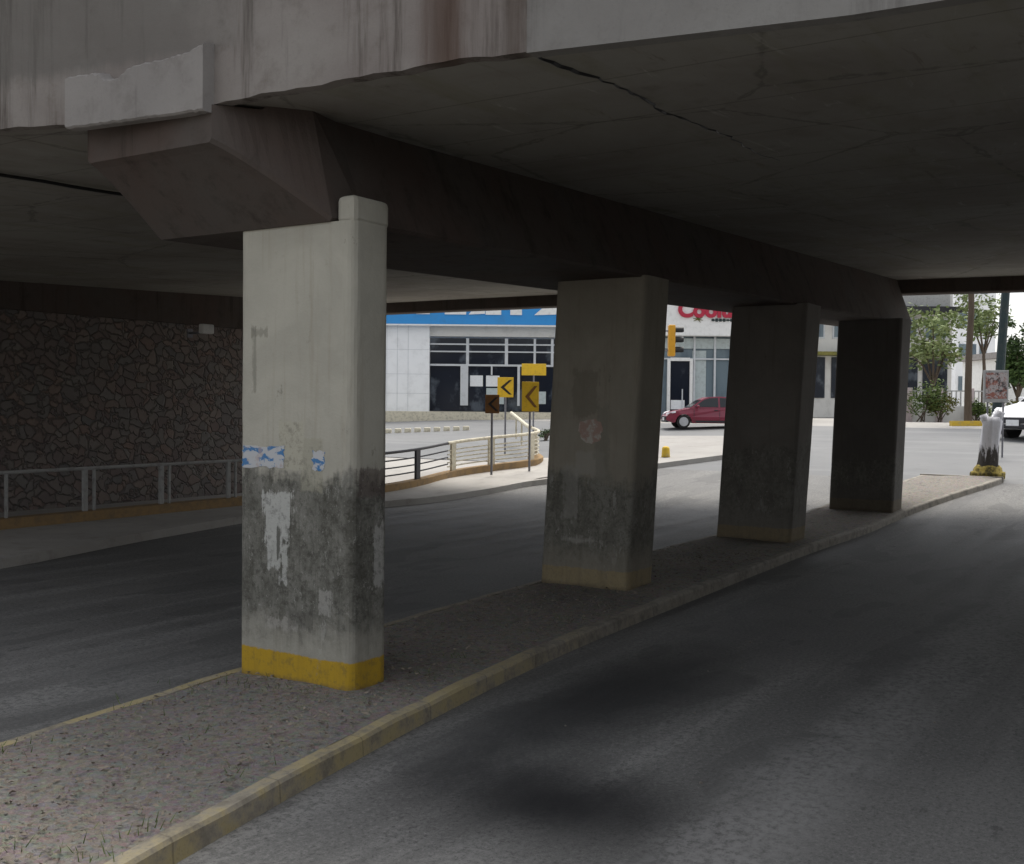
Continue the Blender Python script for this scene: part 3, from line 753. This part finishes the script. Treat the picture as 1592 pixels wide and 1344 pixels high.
c = at(830, 575, 47); z0 = gw(c.x, c.y)
o = empty('warning_sign', (c.x, c.y, z0), 0, 'wide plain yellow sign panel above the tall chevron sign', 'road sign')
b = MB(); sign_pole(b, c.z-z0); b.build('pole', M['steel'], o)
b = MB(); b.box((0,-.06,c.z-z0), (38/1725*47, .03, 18/1725*47), 0, .01); b.build('sign_plate', M['yellow_sign'], o)

# traffic light, seen from its side
c = at(1044, 530, 40); z0 = gw(c.x, c.y)
o = empty('traffic_light', (c.x, c.y, z0), 0, 'orange traffic light seen side-on, its dark visors pointing right', 'traffic light')
zc = c.z-z0
b = MB(); b.tube([(-.62,.1,-.1),(-.62,.1,zc+.8)], .07, 10); b.tube([(-.62,.1,zc+.35),(0,0,zc+.35)], .03, 6); b.tube([(-.62,.1,zc-.35),(0,0,zc-.35)], .03, 6); b.build('pole', M['steel'], o)
b = MB(); b.box((0,0,zc), (.24,.34,1.12), 0, .03); b.build('housing', M['orange'], o)
for k_ in (-1,0,1):
    b = MB(); zz = zc + k_*.36
    b.loft([[(.12+x, .15*math.cos(q), zz+.15*math.sin(q)) for q in [R(-20+220*i/10) for i in range(11)]] for x in (0,.30)], False, False)
    vz = b.build('visor', M['black'], o); sm = vz.modifiers.new('solid','SOLIDIFY'); sm.thickness = .01
    b = MB(); b.tube([(.12,0,zz),(.135,0,zz)], .13, 14); b.build('lens', M['plastic'], o)

# yellow bollard
c = at(1036, 712, 35.2); z0 = gw(c.x, c.y)
b = MB(); b.loft([[(r_*math.cos(i*.5236), r_*math.sin(i*.5236), z) for i in range(12)] for r_, z in ((.15,0),(.14,.05),(.13,.42),(.11,.50),(.06,.54))])
# ------------------------------------------------------------------ traffic island and kerbs beyond
kA, kB = at(985, 737, 1), at(1145, 711, 1)
def gpix(px, py, dz=0.):                        # pixel -> point on the terrain
    d = ray(px, py); lo, hi = 5., 200.
    for _ in range(60):
        m_ = (lo+hi)/2; p = Vector((0,0,CAM_H))+d*m_
        if p.z > gw(p.x, p.y)+dz: lo = m_
        else: hi = m_
    return Vector((0,0,CAM_H))+d*lo
isl = [gpix(905, 748), gpix(1020, 729), gpix(1140, 713), gpix(1225, 703), gpix(1225, 684), gpix(1000, 684), gpix(900, 690)]
def island(name, poly, h, mat, label):
    b = MB(); n = 8; ring_b = []; ring_t = []
    pts = []
    for p, q in zip(poly, poly[1:]+poly[:1]):
        for i in range(n): pts.append(p.lerp(q, i/n))
    b.loft([[(p.x, p.y, gw(p.x,p.y)-.05) for p in pts], [(p.x, p.y, gw(p.x,p.y)+h) for p in pts]])
    bmesh.ops.triangulate(b.bm, faces=[f for f in b.bm.faces if len(f.verts) > 4])
    return tag(b.build(name, mat), label, None, None, 'structure')
island('traffic_island', isl, .16, M['plaza'], 'pale concrete traffic island with a kerb, in front of the red car')
c = gpix(1035, 711, .16)
b = MB(); b.loft([[(r_*math.cos(i*.5236), r_*math.sin(i*.5236), z) for i in range(12)] for r_, z in ((.15,0),(.14,.05),(.13,.28),(.11,.33),(.05,.36))])
tag(b.build('bollard', M['yellowkerb'], None, c, 0, True), 'small yellow bollard on the pale traffic island', 'bollard')
# row of pale kerb stones beyond the railing
p0, p1 = gpix(596, 674), gpix(732, 669)
n_ = 9; proto = None
for i in range(n_):
    p = p0.lerp(p1, (i+.5)/n_)
    if proto is None:
        b = MB(); b.box((0,0,.09), (.30,.2,.22), 0, .03); proto = b.build('kerb_stone', M['cream_paint'], None, (p.x,p.y,gw(p.x,p.y)), R(-3)); q = proto
    else:
        q = proto.copy(); COL.objects.link(q); q.location = (p.x, p.y, gw(p.x,p.y))
    tag(q, 'low cream kerb stone in the row beyond the railing', 'kerb stone', 'row of cream kerb stones across the road')

# ------------------------------------------------------------------ shop with the blue fascia
YB = 62.0
def bx(px, Y=YB): return (px-796)/1725*Y
GZ = 1.9
shop = empty('shop_building', (0, YB, GZ), 0, 'white showroom with blue sign band and dark glazed front, seen between the first two piers', 'building')
x0, x1, x2 = -16.0, bx(667), 4.2
zs = lambda py: CAM_H + (631-py)/1725*YB - GZ
b = MB(); b.box(((x0+x1)/2, .25, zs(507)/2), (x1-x0, .5, zs(507)))
for i in range(7): pass
b.build('wall', M['white_panel'], shop)
b = MB()
for zz in (zs(545), zs(583), zs(613)): b.box(((x0+x1)/2, -.004, zz), (x1-x0-.04, .012, .022))
for xx in (bx(601), bx(634)-.6, bx(634)): b.box((xx, -.004, zs(507)/2), (.022, .014, zs(507)-.04))
b.build('panel_joint', M['alu'], shop)
b = MB(); b.box(((x1+x2)/2, .45, zs(515)), (x2-x1, .4, zs(507)-zs(524))); b.build('lintel', M['off_white'], shop)
b = MB(); b.box(((x0+x2)/2, .05, zs(506)+.85), (x2-x0+.2, .9, 1.7)); sg = b.build('sign_band', M['blue_sign'], shop)
b = MB(); b.box(((x0+x2)/2, -.42, zs(507.5)), (x2-x0+.2, .06, .08)); b.build('trim', M['white_paint'], shop)
b = MB(); b.box(((x0+x2)/2, 7.5, 4.0), (x2-x0, 12, 8.0)); b.build('rear_block', M['off_white'], shop)
b = MB(); b.box(((x0+x2)/2, -1.0, -.20), (x2-x0+1, 2.6, .90)); b.build('plinth', M['cream_paint'], shop)
# white lettering on the sign band: only the feet of the letters show under the bridge
for (a_, b_, kind) in [(647,668,'bar'),(691,724,'bar'),(728,753,'wedge'),(754,778,'bar'),(792,810,'bar'),(829,866,'wedge')]:
    xa, xb = bx(a_), bx(b_); z0_, z1_ = zs(491), zs(491)+.95
    m_ = MB()
    if kind == 'bar': poly = [(xa, z0_),(xb, z0_),(xb, z1_),(xa, z1_)]
    else: poly = [(xa, z0_),(xb, z0_+.05),(xb, z1_),(xa+(xb-xa)*.45, z1_),(xa+(xb-xa)*.3, z0_+.35)]
    m_.prism(poly, 'y', -.46, -.39); m_.build('letter', M['white_paint'], shop)
# glazing
zt, zb = zs(526), .28
b = MB(); b.box(((x1+x2)/2, .55, (zt+zb)/2), (x2-x1, .06, zt-zb)); gl = b.build('glazing', M['glass'], shop)
def bar(a_, b_, c_, d_, name='mullion', m_='alu'):   # pixel box on the front
    m = MB(); m.box(((bx(a_)+bx(c_))/2, .44, (zs(b_)+zs(d_))/2), (bx(c_)-bx(a_), .16, zs(b_)-zs(d_))); return m.build(name, M[m_], shop)
for (a_, c_) in ((723.5,728),(784,789),(829,832.5),(856,860)): bar(a_, 526, c_, 567)
for (a_, c_) in ((715,727),(804,808)): bar(a_, 569.5, c_, 631)
m = MB()
for (y_, h_) in ((535.5,2.2),(547,2.0),(568,3.0)):
    m.box(((x1+x2)/2, .42, zs(y_)), (x2-x1, .13, h_/1725*YB))
m.build('transom', M['alu'], shop)
bar(762.5, 569.5, 765, 583, 'door_bar')
for (a_, c_) in ((730,750),(755,776)):
    m = MB(); m.box(((bx(a_)+bx(c_))/2, .505, (zs(584)+zs(601))/2), (bx(c_)-bx(a_), .02, zs(584)-zs(601))); m.build('window_poster', M['paper'], shop)
m = MB(); m.box((bx(775)-.2, .50, zs(616)), (1.0,.02,.9)); m.build('display', M['curtain'], shop)
m = MB(); m.box((bx(842), .50, zs(618)), (.5,.02,.7)); m.build('display', M['curtain'], shop)

# ------------------------------------------------------------------ shop with red script letters
Y2 = 60.0
cafe = empty('shop_building', (0, Y2, GZ), 0, 'white shop with big red lettering and pale glass front behind the red car', 'building')
b2 = lambda px: (px-796)/1725*Y2
z2 = lambda py: CAM_H + (636-py)/1725*Y2 - GZ
xa, xb = 7.4, 16.0
b = MB(); b.box(((xa+xb)/2, .1, z2(525)+1.6), (xb-xa, 1.1, 3.2)); b.build('sign_wall', M['white_paint'], cafe)
b = MB(); b.box(((xa+xb)/2, 6.2, 3.6), (xb-xa, 10, 7.2)); b.build('rear_block', M['off_white'], cafe)
b = MB(); b.box(((xa+xb)/2, .5, z2(525)/2), (xb-xa, .06, z2(525))); b.build('glazing', M['glass_pale'], cafe)
b = MB(); b.box((b2(1100), .40, z2(536)), (xb-b2(1062), .10, .55)); b.build('transom_panel', M['curtain'], cafe)
for px in (1080, 1112, 1140): 
    m = MB(); m.box((b2(px), .36, z2(525)/2), (.10,.16,z2(525))); m.build('mullion', M['alu'], cafe)
m = MB(); m.box(((xa+xb)/2, .37, z2(560)), (xb-xa, .12, .08)); m.build('transom', M['alu'], cafe)
m = MB(); m.box((b2(1088), .44, 1.9), (.75,.04,3.6)); m.build('blind', M['curtain'], cafe)
dx0, dx1 = b2(1040), b2(1075)
m = MB()
for xx in (dx0, dx1): m.box((xx, .28, z2(560)/2), (.16,.2,z2(560)))
m.box(((dx0+dx1)/2, .285, z2(561)), (dx1-dx0-.16,.2,.18)); m.build('door_frame', M['white_paint'], cafe)
m = MB(); m.box(((dx0+dx1)/2, .34, z2(560)/2), (dx1-dx0-.2,.05,z2(560)-.2)); m.build('door', M['glass'], cafe)
m = MB(); m.box((dx0+.75,.27,1.1), (.06,.06,1.0)); m.build('door_handle', M['alu'], cafe)
m = MB(); m.box(((dx0+dx1)/2-.1,.30,.75), (.75,.02,.5)); m.build('door_poster', M['paper'], cafe)
text_mesh('Coolu', 1.15, .05, 'lettering', M['red_letters'], cafe, (b2(1050), -.50, z2(496)), (R(90),0,0), .05, 1.0)
# small dark line of writing under the big letters, and the sprig of the emblem
m = MB()
for i in range(9):
    m.box((b2(1104)+i*.20, -.475, z2(501)), (.13,.04,rnd(.10,.18)))
m.box((b2(1104)+.80, -.465, z2(501)), (1.75,.02,.05)); m.build('small_lettering', M['dark_green'], cafe)
m = MB()
for i in range(7):
    an = R(-60+i*45); m.tube([(b2(1081), -.48, z2(500)), (b2(1081)+.28*math.cos(an), -.48, z2(500)+.20*math.sin(an))], [.03,.012], 5)
m.build('emblem', M['leaf_olive'], cafe)

# ------------------------------------------------------------------ cars
def make_car(label, paint, loc, rz, scale=1.0):
    o = empty('parked_car', loc, rz, label, 'car'); o.scale = (scale,)*3
    HW = .83
    def arch(cx, r_=.36, n=9): return [(cx + r_*math.cos(R(180-180*i/n)), .27 + r_*math.sin(R(180-180*i/n))) for i in range(n+1)]
    # side outline, nose at -x
    low = [(-2.02,.34)] + [(-1.72,.24)] + arch(-1.27) + [(-.85,.22),(.85,.22)] + arch(1.24) + [(1.68,.26),(1.93,.36)]
    up = [(1.97,.62),(1.95,.80),(1.90,.93),(1.30,.95),(.3,.93),(-.75,.90),(-1.05,.86),(-1.55,.76),(-1.88,.66),(-2.03,.52)]
    poly = low + up
    def wid(x, z):
        w_ = HW
        if x < -1.2: w_ -= .20*((-x-1.2)/.83)**2
        if x > 1.3: w_ -= .12*((x-1.3)/.7)**2
        if z > .7: w_ -= .10*((z-.7)/.25)
        if z < .32: w_ -= .04
        return w_
    b = MB()
    b.loft([[(x, -wid(x,z), z) for x, z in poly], [(x, -wid(x,z)+.06, z) if False else (x*.985, -wid(x,z)*.93, .27+(z-.27)*1.01) for x, z in poly],
            [(x*.985, wid(x,z)*.93, .27+(z-.27)*1.01) for x, z in poly], [(x, wid(x,z), z) for x, z in poly]])
    body = b.build('body', M[paint], o)
    # cabin
    cab = [(-1.05,.86),(-.42,1.28),(-.15,1.39),(.35,1.42),(1.05,1.38),(1.45,1.28),(1.86,.93),(1.3,.90),(0,.88)]
    def cw(z): return .75 - .17*max(0,(z-.9)/.5)
    MB().loft([[(x, s_*cw(z), z) for x, z in cab] for s_ in (-1,1)]).build('roof', M[paint], o)
    for s_ in (-1,1):
        for (poly_) in ([(-.80,.95),(-.36,1.26),(-.10,1.34),(.28,1.36),(.28,.95)], [(.36,.95),(.36,1.36),(.95,1.33),(1.12,1.26),(1.14,.97)], [(1.20,.98),(1.19,1.26),(1.36,1.22),(1.58,1.0)]):
            b = MB(); b.loft([[(x, s_*(cw(z)+.012), z) for x, z in poly_], [(x, s_*(cw(z)-.02), z) for x, z in poly_]]); b.build('side_window', M['carglass'], o)
        # door seams and handles
        b = MB()
        for xs in (-.82,.32,1.02): b.box((xs, s_*(HW-.004), .56), (.014,.012,.56))
        b.box((.1, s_*(HW-.002), .30), (1.7,.02,.08)); b.build('door_trim', M['plastic'], o)
        for xs in (.16,.88):
            b = MB(); b.box((xs, s_*(HW-.03), .80), (.16,.04,.035)); b.build('door_handle', M['plastic'], o)
        b = MB(); b.box((-.66, s_*.90, .97), (.12,.18,.12), 0, .03); b.build('mirror', M[paint], o)
        b = MB(); b.loft([[(x, s_*y, z) for x, y, z in ((-1.98,.44,.60),(-1.90,.66,.62),(-1.66,.755,.68),(-1.66,.74,.76),(-1.86,.64,.70),(-1.93,.44,.67))],
                          [(x+.08, s_*y*.95, z) for x, y, z in ((-1.98,.44,.60),(-1.90,.66,.62),(-1.66,.755,.68),(-1.66,.74,.76),(-1.86,.64,.70),(-1.93,.44,.67))]])
        for v in b.bm.verts: v.co.x -= .035; v.co.y += s_*.03
        b.build('headlight', M['lamp_glass'], o)
        b = MB(); b.box((1.90, s_*.68, .80), (.12,.18,.26), 0, .02); b.build('tail_light', M['tail'], o)
        for xs in (-1.27,1.24):
            b = MB(); b.loft([[(xs+r_*math.cos(i*math.pi/10), s_*y, .29+r_*math.sin(i*math.pi/10)) for i in range(20)] for r_, y in ((.25,.80),(.29,.79),(.30,.74),(.29,.62),(.2,.60))])
            wh = b.build('wheel', M['rubber'], o)
            b = MB(); b.loft([[(xs+r_*math.cos(i*math.pi/10), s_*y, .29+r_*math.sin(i*math.pi/10)) for i in range(20)] for r_, y in ((.205,.795),(.20,.812),(.06,.818))])
            b.build('rim', M['rim'], wh)
    # windscreen and rear glass
    def panel(p, q, name, out):
        b = MB()
        (xa_, za_), (xb_, zb_) = p, q
        b.loft([[(xa_+d_, -cw(za_)*.93, za_+out*.4), (xa_+d_, cw(za_)*.93, za_+out*.4), (xb_+d_, cw(zb_)*.90, zb_+out*.4), (xb_+d_, -cw(zb_)*.90, zb_+out*.4)] for d_ in (-.01*out*40*.5, .01)])
        b.build(name, M['carglass'], o)
    panel((-.98,.905),(-.46,1.255),'windscreen',.03); panel((1.83,.955),(1.50,1.235),'rear_window',-.03)
    b = MB(); b.box((-2.0,0,.46), (.08,1.0,.14), 0, .02); b.build('grille', M['plastic'], o)
    b = MB(); b.box((-1.98,0,.31), (.12,1.3,.10), 0, .03); b.build('bumper_lip', M['plastic'], o)
    b = MB(); b.box((-2.05,0,.40), (.012,.36,.14)); b.build('number_plate', M['paper'], o)
    return o
c = gpix(1094, 668)
red = make_car('dark red hatchback facing left on the street between the second and third piers', 'car_red', (c.x+.35, c.y+.8, gw(c.x, c.y+.8)), R(2))
c = gpix(1600, 684)
white = make_car('white car nosing in at the right edge of the picture', 'car_white', (c.x+2.05, c.y+.9, gw(c.x, c.y)), R(25), 1.55)

# ------------------------------------------------------------------ trees and plants
def leaf_cloud(b, clumps, n, size):
    tot = sum(c_[3]**2 for c_ in clumps)
    for (x, y, z, r_) in clumps:
        for i in range(int(n*r_**2/tot)):
            d = Vector((random.gauss(0,1), random.gauss(0,1), random.gauss(0,.8))); d.normalize()
            p = Vector((x, y, z)) + d*r_*(rnd(.35,1.08))
            u_ = Vector((random.gauss(0,1), random.gauss(0,1), random.gauss(0,.6))).normalized(); v_ = u_.cross(Vector((rnd(-1,1), rnd(-1,1), rnd(-1,1)))).normalized()
            L = size*rnd(.6,1.4); b.quad(p-u_*L, p+v_*L*.42, p+u_*L, p-v_*L*.42)
def tree(px, Y, h, crown_r, lean, leafm, barkm, r0, label, group='trees beyond the underpass', nl=3200, leaf=.16, base_z=None, clear=.45):
    X = (px-796)/1725*Y; z0 = gw(X, Y)
    o = empty('tree', (X, Y, z0), rnd(0,6), label, 'tree', group)
    b = MB(); th = h*clear; k_ = [(lean*q**1.5+rnd(-.05,.05)*q, rnd(-.06,.06), th*q) for q in (-.02,0,.25,.5,.75,1) if True]
    k_ = [(lean*max(q,0)+rnd(-.04,.04), rnd(-.04,.04), th*q) for q in (-.03,.02,.25,.5,.75,1)]
    b.tube(k_, [r0*1.25,r0*1.05,r0*.92,r0*.85,r0*.78,r0*.7], 9)
    tops = []
    for i in range(6):
        a_ = i*1.05+rnd(-.3,.3); e_ = Vector((lean+math.cos(a_)*crown_r*rnd(.35,.7), math.sin(a_)*crown_r*rnd(.35,.7), th+(h-th)*rnd(.25,.8)))
        m_ = Vector(k_[-1]).lerp(e_, .5)+Vector((0,0,.25)); b.tube([k_[-1], m_, e_], [r0*.5, r0*.32, r0*.12], 6); tops.append(e_); tops.append(m_)
    b.build('trunk', M[barkm], o)
    b = MB(); cl = []
    for e_ in tops: cl.append((e_.x+rnd(-.4,.4), e_.y+rnd(-.4,.4), e_.z+rnd(0,.5), crown_r*rnd(.25,.45)))
    for i in range(8):
        a_ = rnd(0,6.3); q = crown_r*rnd(.2,.85); cl.append((lean+q*math.cos(a_), q*math.sin(a_), th+(h-th)*rnd(.15,.95), crown_r*rnd(.18,.36)))
    leaf_cloud(b, cl, nl, leaf); b.build('crown', M[leafm], o)
    return o
def shrub(px, Y, w_, h, leafm, label, n=700, leaf=.09, off=0., group='shrubs along the far kerb'):
    X = (px-796)/1725*Y; o = empty('shrub', (X, Y, gw(X, Y)), 0, label, 'shrub', group)
    b = MB()
    for i in range(7): b.tube([(rnd(-.1,.1)*w_, rnd(-.1,.1), 0), (rnd(-.35,.35)*w_, rnd(-.2,.2), h*rnd(.5,.8))], [.03,.012], 5)
    b.build('stem', M['bark'], o)
    b = MB(); leaf_cloud(b, [(rnd(-.36,.36)*w_, rnd(-.3,.3), h*rnd(.35,.8), h*rnd(.2,.36)) for _ in range(9)], n, leaf); b.build('foliage', M[leafm], o)
    return o

# whitewashed stump on its mossy ring
c = gpix(1535, 738, .14)
stp = empty('tree_stump', c, 0, 'whitewashed tree stump with black foot, on a mossy ring at the median end', 'tree stump')
b = MB(); rings = []
for z, r_, dx_ in ((-.05,.33,0),(.15,.28,.0),(.4,.25,.02),(.8,.235,.05),(1.2,.24,.08),(1.45,.25,.10),(1.58,.21,.11)):
    rings.append([(dx_+r_*(1+.13*math.sin(i*1.7+z*3)+.06*math.sin(i*3.9))*math.cos(i*math.pi/9), r_*(1+.13*math.sin(i*2.1+z))*math.sin(i*math.pi/9), z) for i in range(18)])
b.loft(rings); b.tube([(.12,0,1.3),(.24,-.05,1.60),(.30,-.08,1.74)], [.15,.13,.12], 9); b.tube([(.05,0,1.25),(-.10,.0,1.52),(-.14,.02,1.64)], [.13,.11,.10], 9)
b.build('trunk', M['bark_white'], stp, smooth=True)
b = MB(); rings = []
for z, r_ in ((-.12,.43),(.02,.44),(.07,.43),(.075,.37),(.17,.35),(.24,.30),(.27,.2)):
    rings.append([((r_*(1+.07*math.sin(i*2.3)))*math.cos(i*math.pi/11), r_*(1+.06*math.sin(i*1.9))*math.sin(i*math.pi/11), z+.02*math.sin(i*1.3)) for i in range(22)])
b.loft(rings); b.build('root_ring', M['moss'], stp, smooth=True)
# framed advert board behind the stump
c = at(1548, 601, 35.5); z0 = gw(c.x, c.y)
o = empty('notice_board', (c.x, c.y, z0), R(-4), 'grey framed board with a reddish printed poster, standing behind the whitewashed stump', 'notice board')
zc = c.z-z0; W_, H_ = 37/1725*35.5, 50/1725*35.5
b = MB(); b.box((0,0,zc), (W_,.10,H_), 0, .01); b.build('cabinet', M['grey_paint'], o)
b = MB(); b.box((0,-.055,zc+.02), (W_-.1,.012,H_-.2)); b.build('poster', M['advert'], o)
for s_ in (-1,1):
    b = MB(); b.tube([(s_*W_*.32,0,-.1),(s_*W_*.32,0,zc-H_/2+.02)], .03, 8); b.build('leg', M['steel'], o)
# dark green leaning pole and the brown trunk beside it
X_ = (1547-796)/1725*44; z0 = gw(X_, 44)
o = empty('utility_pole', (X_, 44, z0), 0, 'thick dark green pole leaning slightly, above the notice board', 'pole')
b = MB(); b.tube([(0,0,-.1),(.12,0,1.5),(.42,0,7.5),(.5,0,9)], [.20,.18,.15,.14], 12); b.build('shaft', M['dark_green'], o)
b = MB(); b.tube([(0,0,-.05),(0,0,.35)], [.27,.24], 12); b.build('base_collar', M['dark_green'], o)
tree(1505, 50, 11, 2.6, .1, 'leaf_olive', 'bark', .17, 'slim tree with a straight brown trunk, left of the dark green pole', clear=.62)
tree(1446, 58, 6.2, 1.9, .1, 'leaf_pale', 'bark', .13, 'low bushy pale green tree in front of the pale far building', clear=.30, nl=1300)
tree(1585, 66, 6.2, 1.9, .1, 'leaf_dark', 'bark', .2, 'small dark green tree at the right edge in front of the low white building', clear=.22)
tree(1528, 74, 9.5, 2.2, .1, 'leaf_pale', 'bark', .14, 'pale green tree rising behind the dark green pole', clear=.45, nl=1500)
shrub(1563, 53, 1.6, 1.35, 'leaf_olive', 'olive shrub behind the yellow kerb, left of the white car', 900)
shrub(1520, 56.2, 1.8, 1.2, 'leaf_mid', 'green shrub behind the whitewashed stump', 700)
shrub(1432, 55.6, 2.4, 2.0, 'leaf_mid', 'big green shrub beside the far pier at the kerb', 1100)
shrub(1462, 55.9, 1.7, 1.5, 'leaf_olive', 'olive shrub beside the big green shrub, before the pale low wall', 800)
shrub(848, 46, .7, .5, 'leaf_dark', 'little dark shrub beside the left edge of the second pier', 400, .05)
# yellow kerb on the far side of the street
kp = [gpix(1480, 662), gpix(1530, 662), gpix(1570, 664), gpix(1660, 668)]
rings = [[(p.x, p.y, gw(p.x,p.y)-.05),(p.x, p.y, gw(p.x,p.y)+.20),(p.x-.02, p.y+.25, gw(p.x,p.y)+.20),(p.x-.02, p.y+.25, gw(p.x,p.y)-.05)] for p in kp]
tag(MB().loft(rings).build('far_kerb', M['yellowkerb']), 'yellow painted kerb across the street beside the white car', None, None, 'structure')
# pale low wall with openwork railing and planters across the street
Y_ = 57.; xw0, xw1 = (1405-796)/1725*Y_, (1560-796)/1725*Y_; z0 = gw((xw0+xw1)/2, Y_)
o = empty('garden_wall', ((xw0+xw1)/2, Y_, z0), 0, 'pale low wall with grey railing bars across the street, behind the stump', 'wall')
b = MB(); b.box((0,0,.35), (xw1-xw0,.25,.9)); b.build('base_wall', M['off_white'], o)
b = MB()
for i in range(22): b.box((-(xw1-xw0)/2+.12+i*(xw1-xw0-.24)/21, 0, 1.18), (.05,.05,.78))
b.box((0,0,1.58), (xw1-xw0,.06,.06)); b.build('railing_bars', M['grey_paint'], o)
for i in range(4):
    b = MB(); b.box((-(xw1-xw0)/2+.2+i*(xw1-xw0-.4)/3, -.02, .85), (.36,.36,1.75), 0, .02); b.build('post', M['pinkish'], o)

# ------------------------------------------------------------------ far buildings on the right
Y3 = 78.0
b3 = lambda px: (px-796)/1725*Y3
z3 = lambda py: CAM_H + (642-py)/1725*Y3 - GZ
o = empty('far_shop', (0, Y3, GZ), 0, 'pale grey shop with dark canopy and bluish windows, far behind the last pier', 'building')
xa, xb = b3(1195), b3(1478)
b = MB(); b.box(((xa+xb)/2, 4, 5.2), (xb-xa, 8, 10.4)); b.build('wall', M['off_white'], o)
b = MB(); b.box(((xa+xb)/2, -.15, z3(474)), (xb-xa-.6, .3, 20/1725*Y3)); b.build('sign_board', M['grey_paint'], o)
b = MB(); b.box(((xa+xb)/2, -.7, z3(489)), (xb-xa+.3, 1.6, 9/1725*Y3)); b.build('canopy', M['plastic'], o)
for px in (1215, 1262, 1310, 1358, 1406, 1452):
    b = MB(); b.box((b3(px), -.02, (z3(500)+z3(533))/2), (36/1725*Y3, .12, 33/1725*Y3)); f_ = b.build('window', M['alu'], o)
    b = MB(); b.box((b3(px), -.09, (z3(500)+z3(533))/2), (31/1725*Y3, .05, 28/1725*Y3)); b.build('pane', M['glass_pale'], f_)
    b = MB(); b.box((b3(px), -.02, (z3(562)+z3(625))/2), (38/1725*Y3, .12, 63/1725*Y3)); b.build('shopfront', M['glass'], o)
b = MB(); b.box(((xa+xb)/2, -.6, z3(557)), (xb-xa, 1.3, .25)); b.build('awning', M['leaf_olive'], o)
Y4 = 84.0
b4 = lambda px: (px-796)/1725*Y4
z4 = lambda py: CAM_H + (644-py)/1725*Y4 - GZ
o = empty('low_house', (0, Y4, GZ), 0, 'low white building with a flat roof edge and square windows at the right edge', 'building')
xa, xb = b4(1562), b4(1760)
b = MB(); b.box(((xa+xb)/2, 4, z4(562)/2), (xb-xa, 8, z4(562))); b.build('wall', M['white_paint'], o)
b = MB(); b.box(((xa+xb)/2, 3.6, z4(557)), (xb-xa+.8, 9.6, .45)); b.build('roof', M['roofing'], o)
for px in (1578, 1602, 1626, 1650):
    b = MB(); b.box((b4(px), -.02, z4(574)), (1.0,.10,.95)); f_ = b.build('window', M['alu'], o)
    b = MB(); b.box((b4(px), -.08, z4(574)), (.82,.05,.78)); b.build('pane', M['glass'], f_)
Y5 = 100.0
b5 = lambda px: (px-796)/1725*Y5
o = empty('tall_building', (0, Y5, GZ), 0, 'tall pale building rising behind the trees on the right', 'building')
xa, xb = b5(1484), b5(1545)
b = MB(); b.box(((xa+xb)/2, 5, 7.5), (xb-xa, 10, 15)); b.build('wall', M['white_panel'], o)
for r_ in range(4):
    for px in (1494, 1510, 1526):
        b = MB(); b.box((b5(px), -.02, 3+r_*2.9), (.62,.1,1.3)); f_ = b.build('window', M['glass_pale'], o)
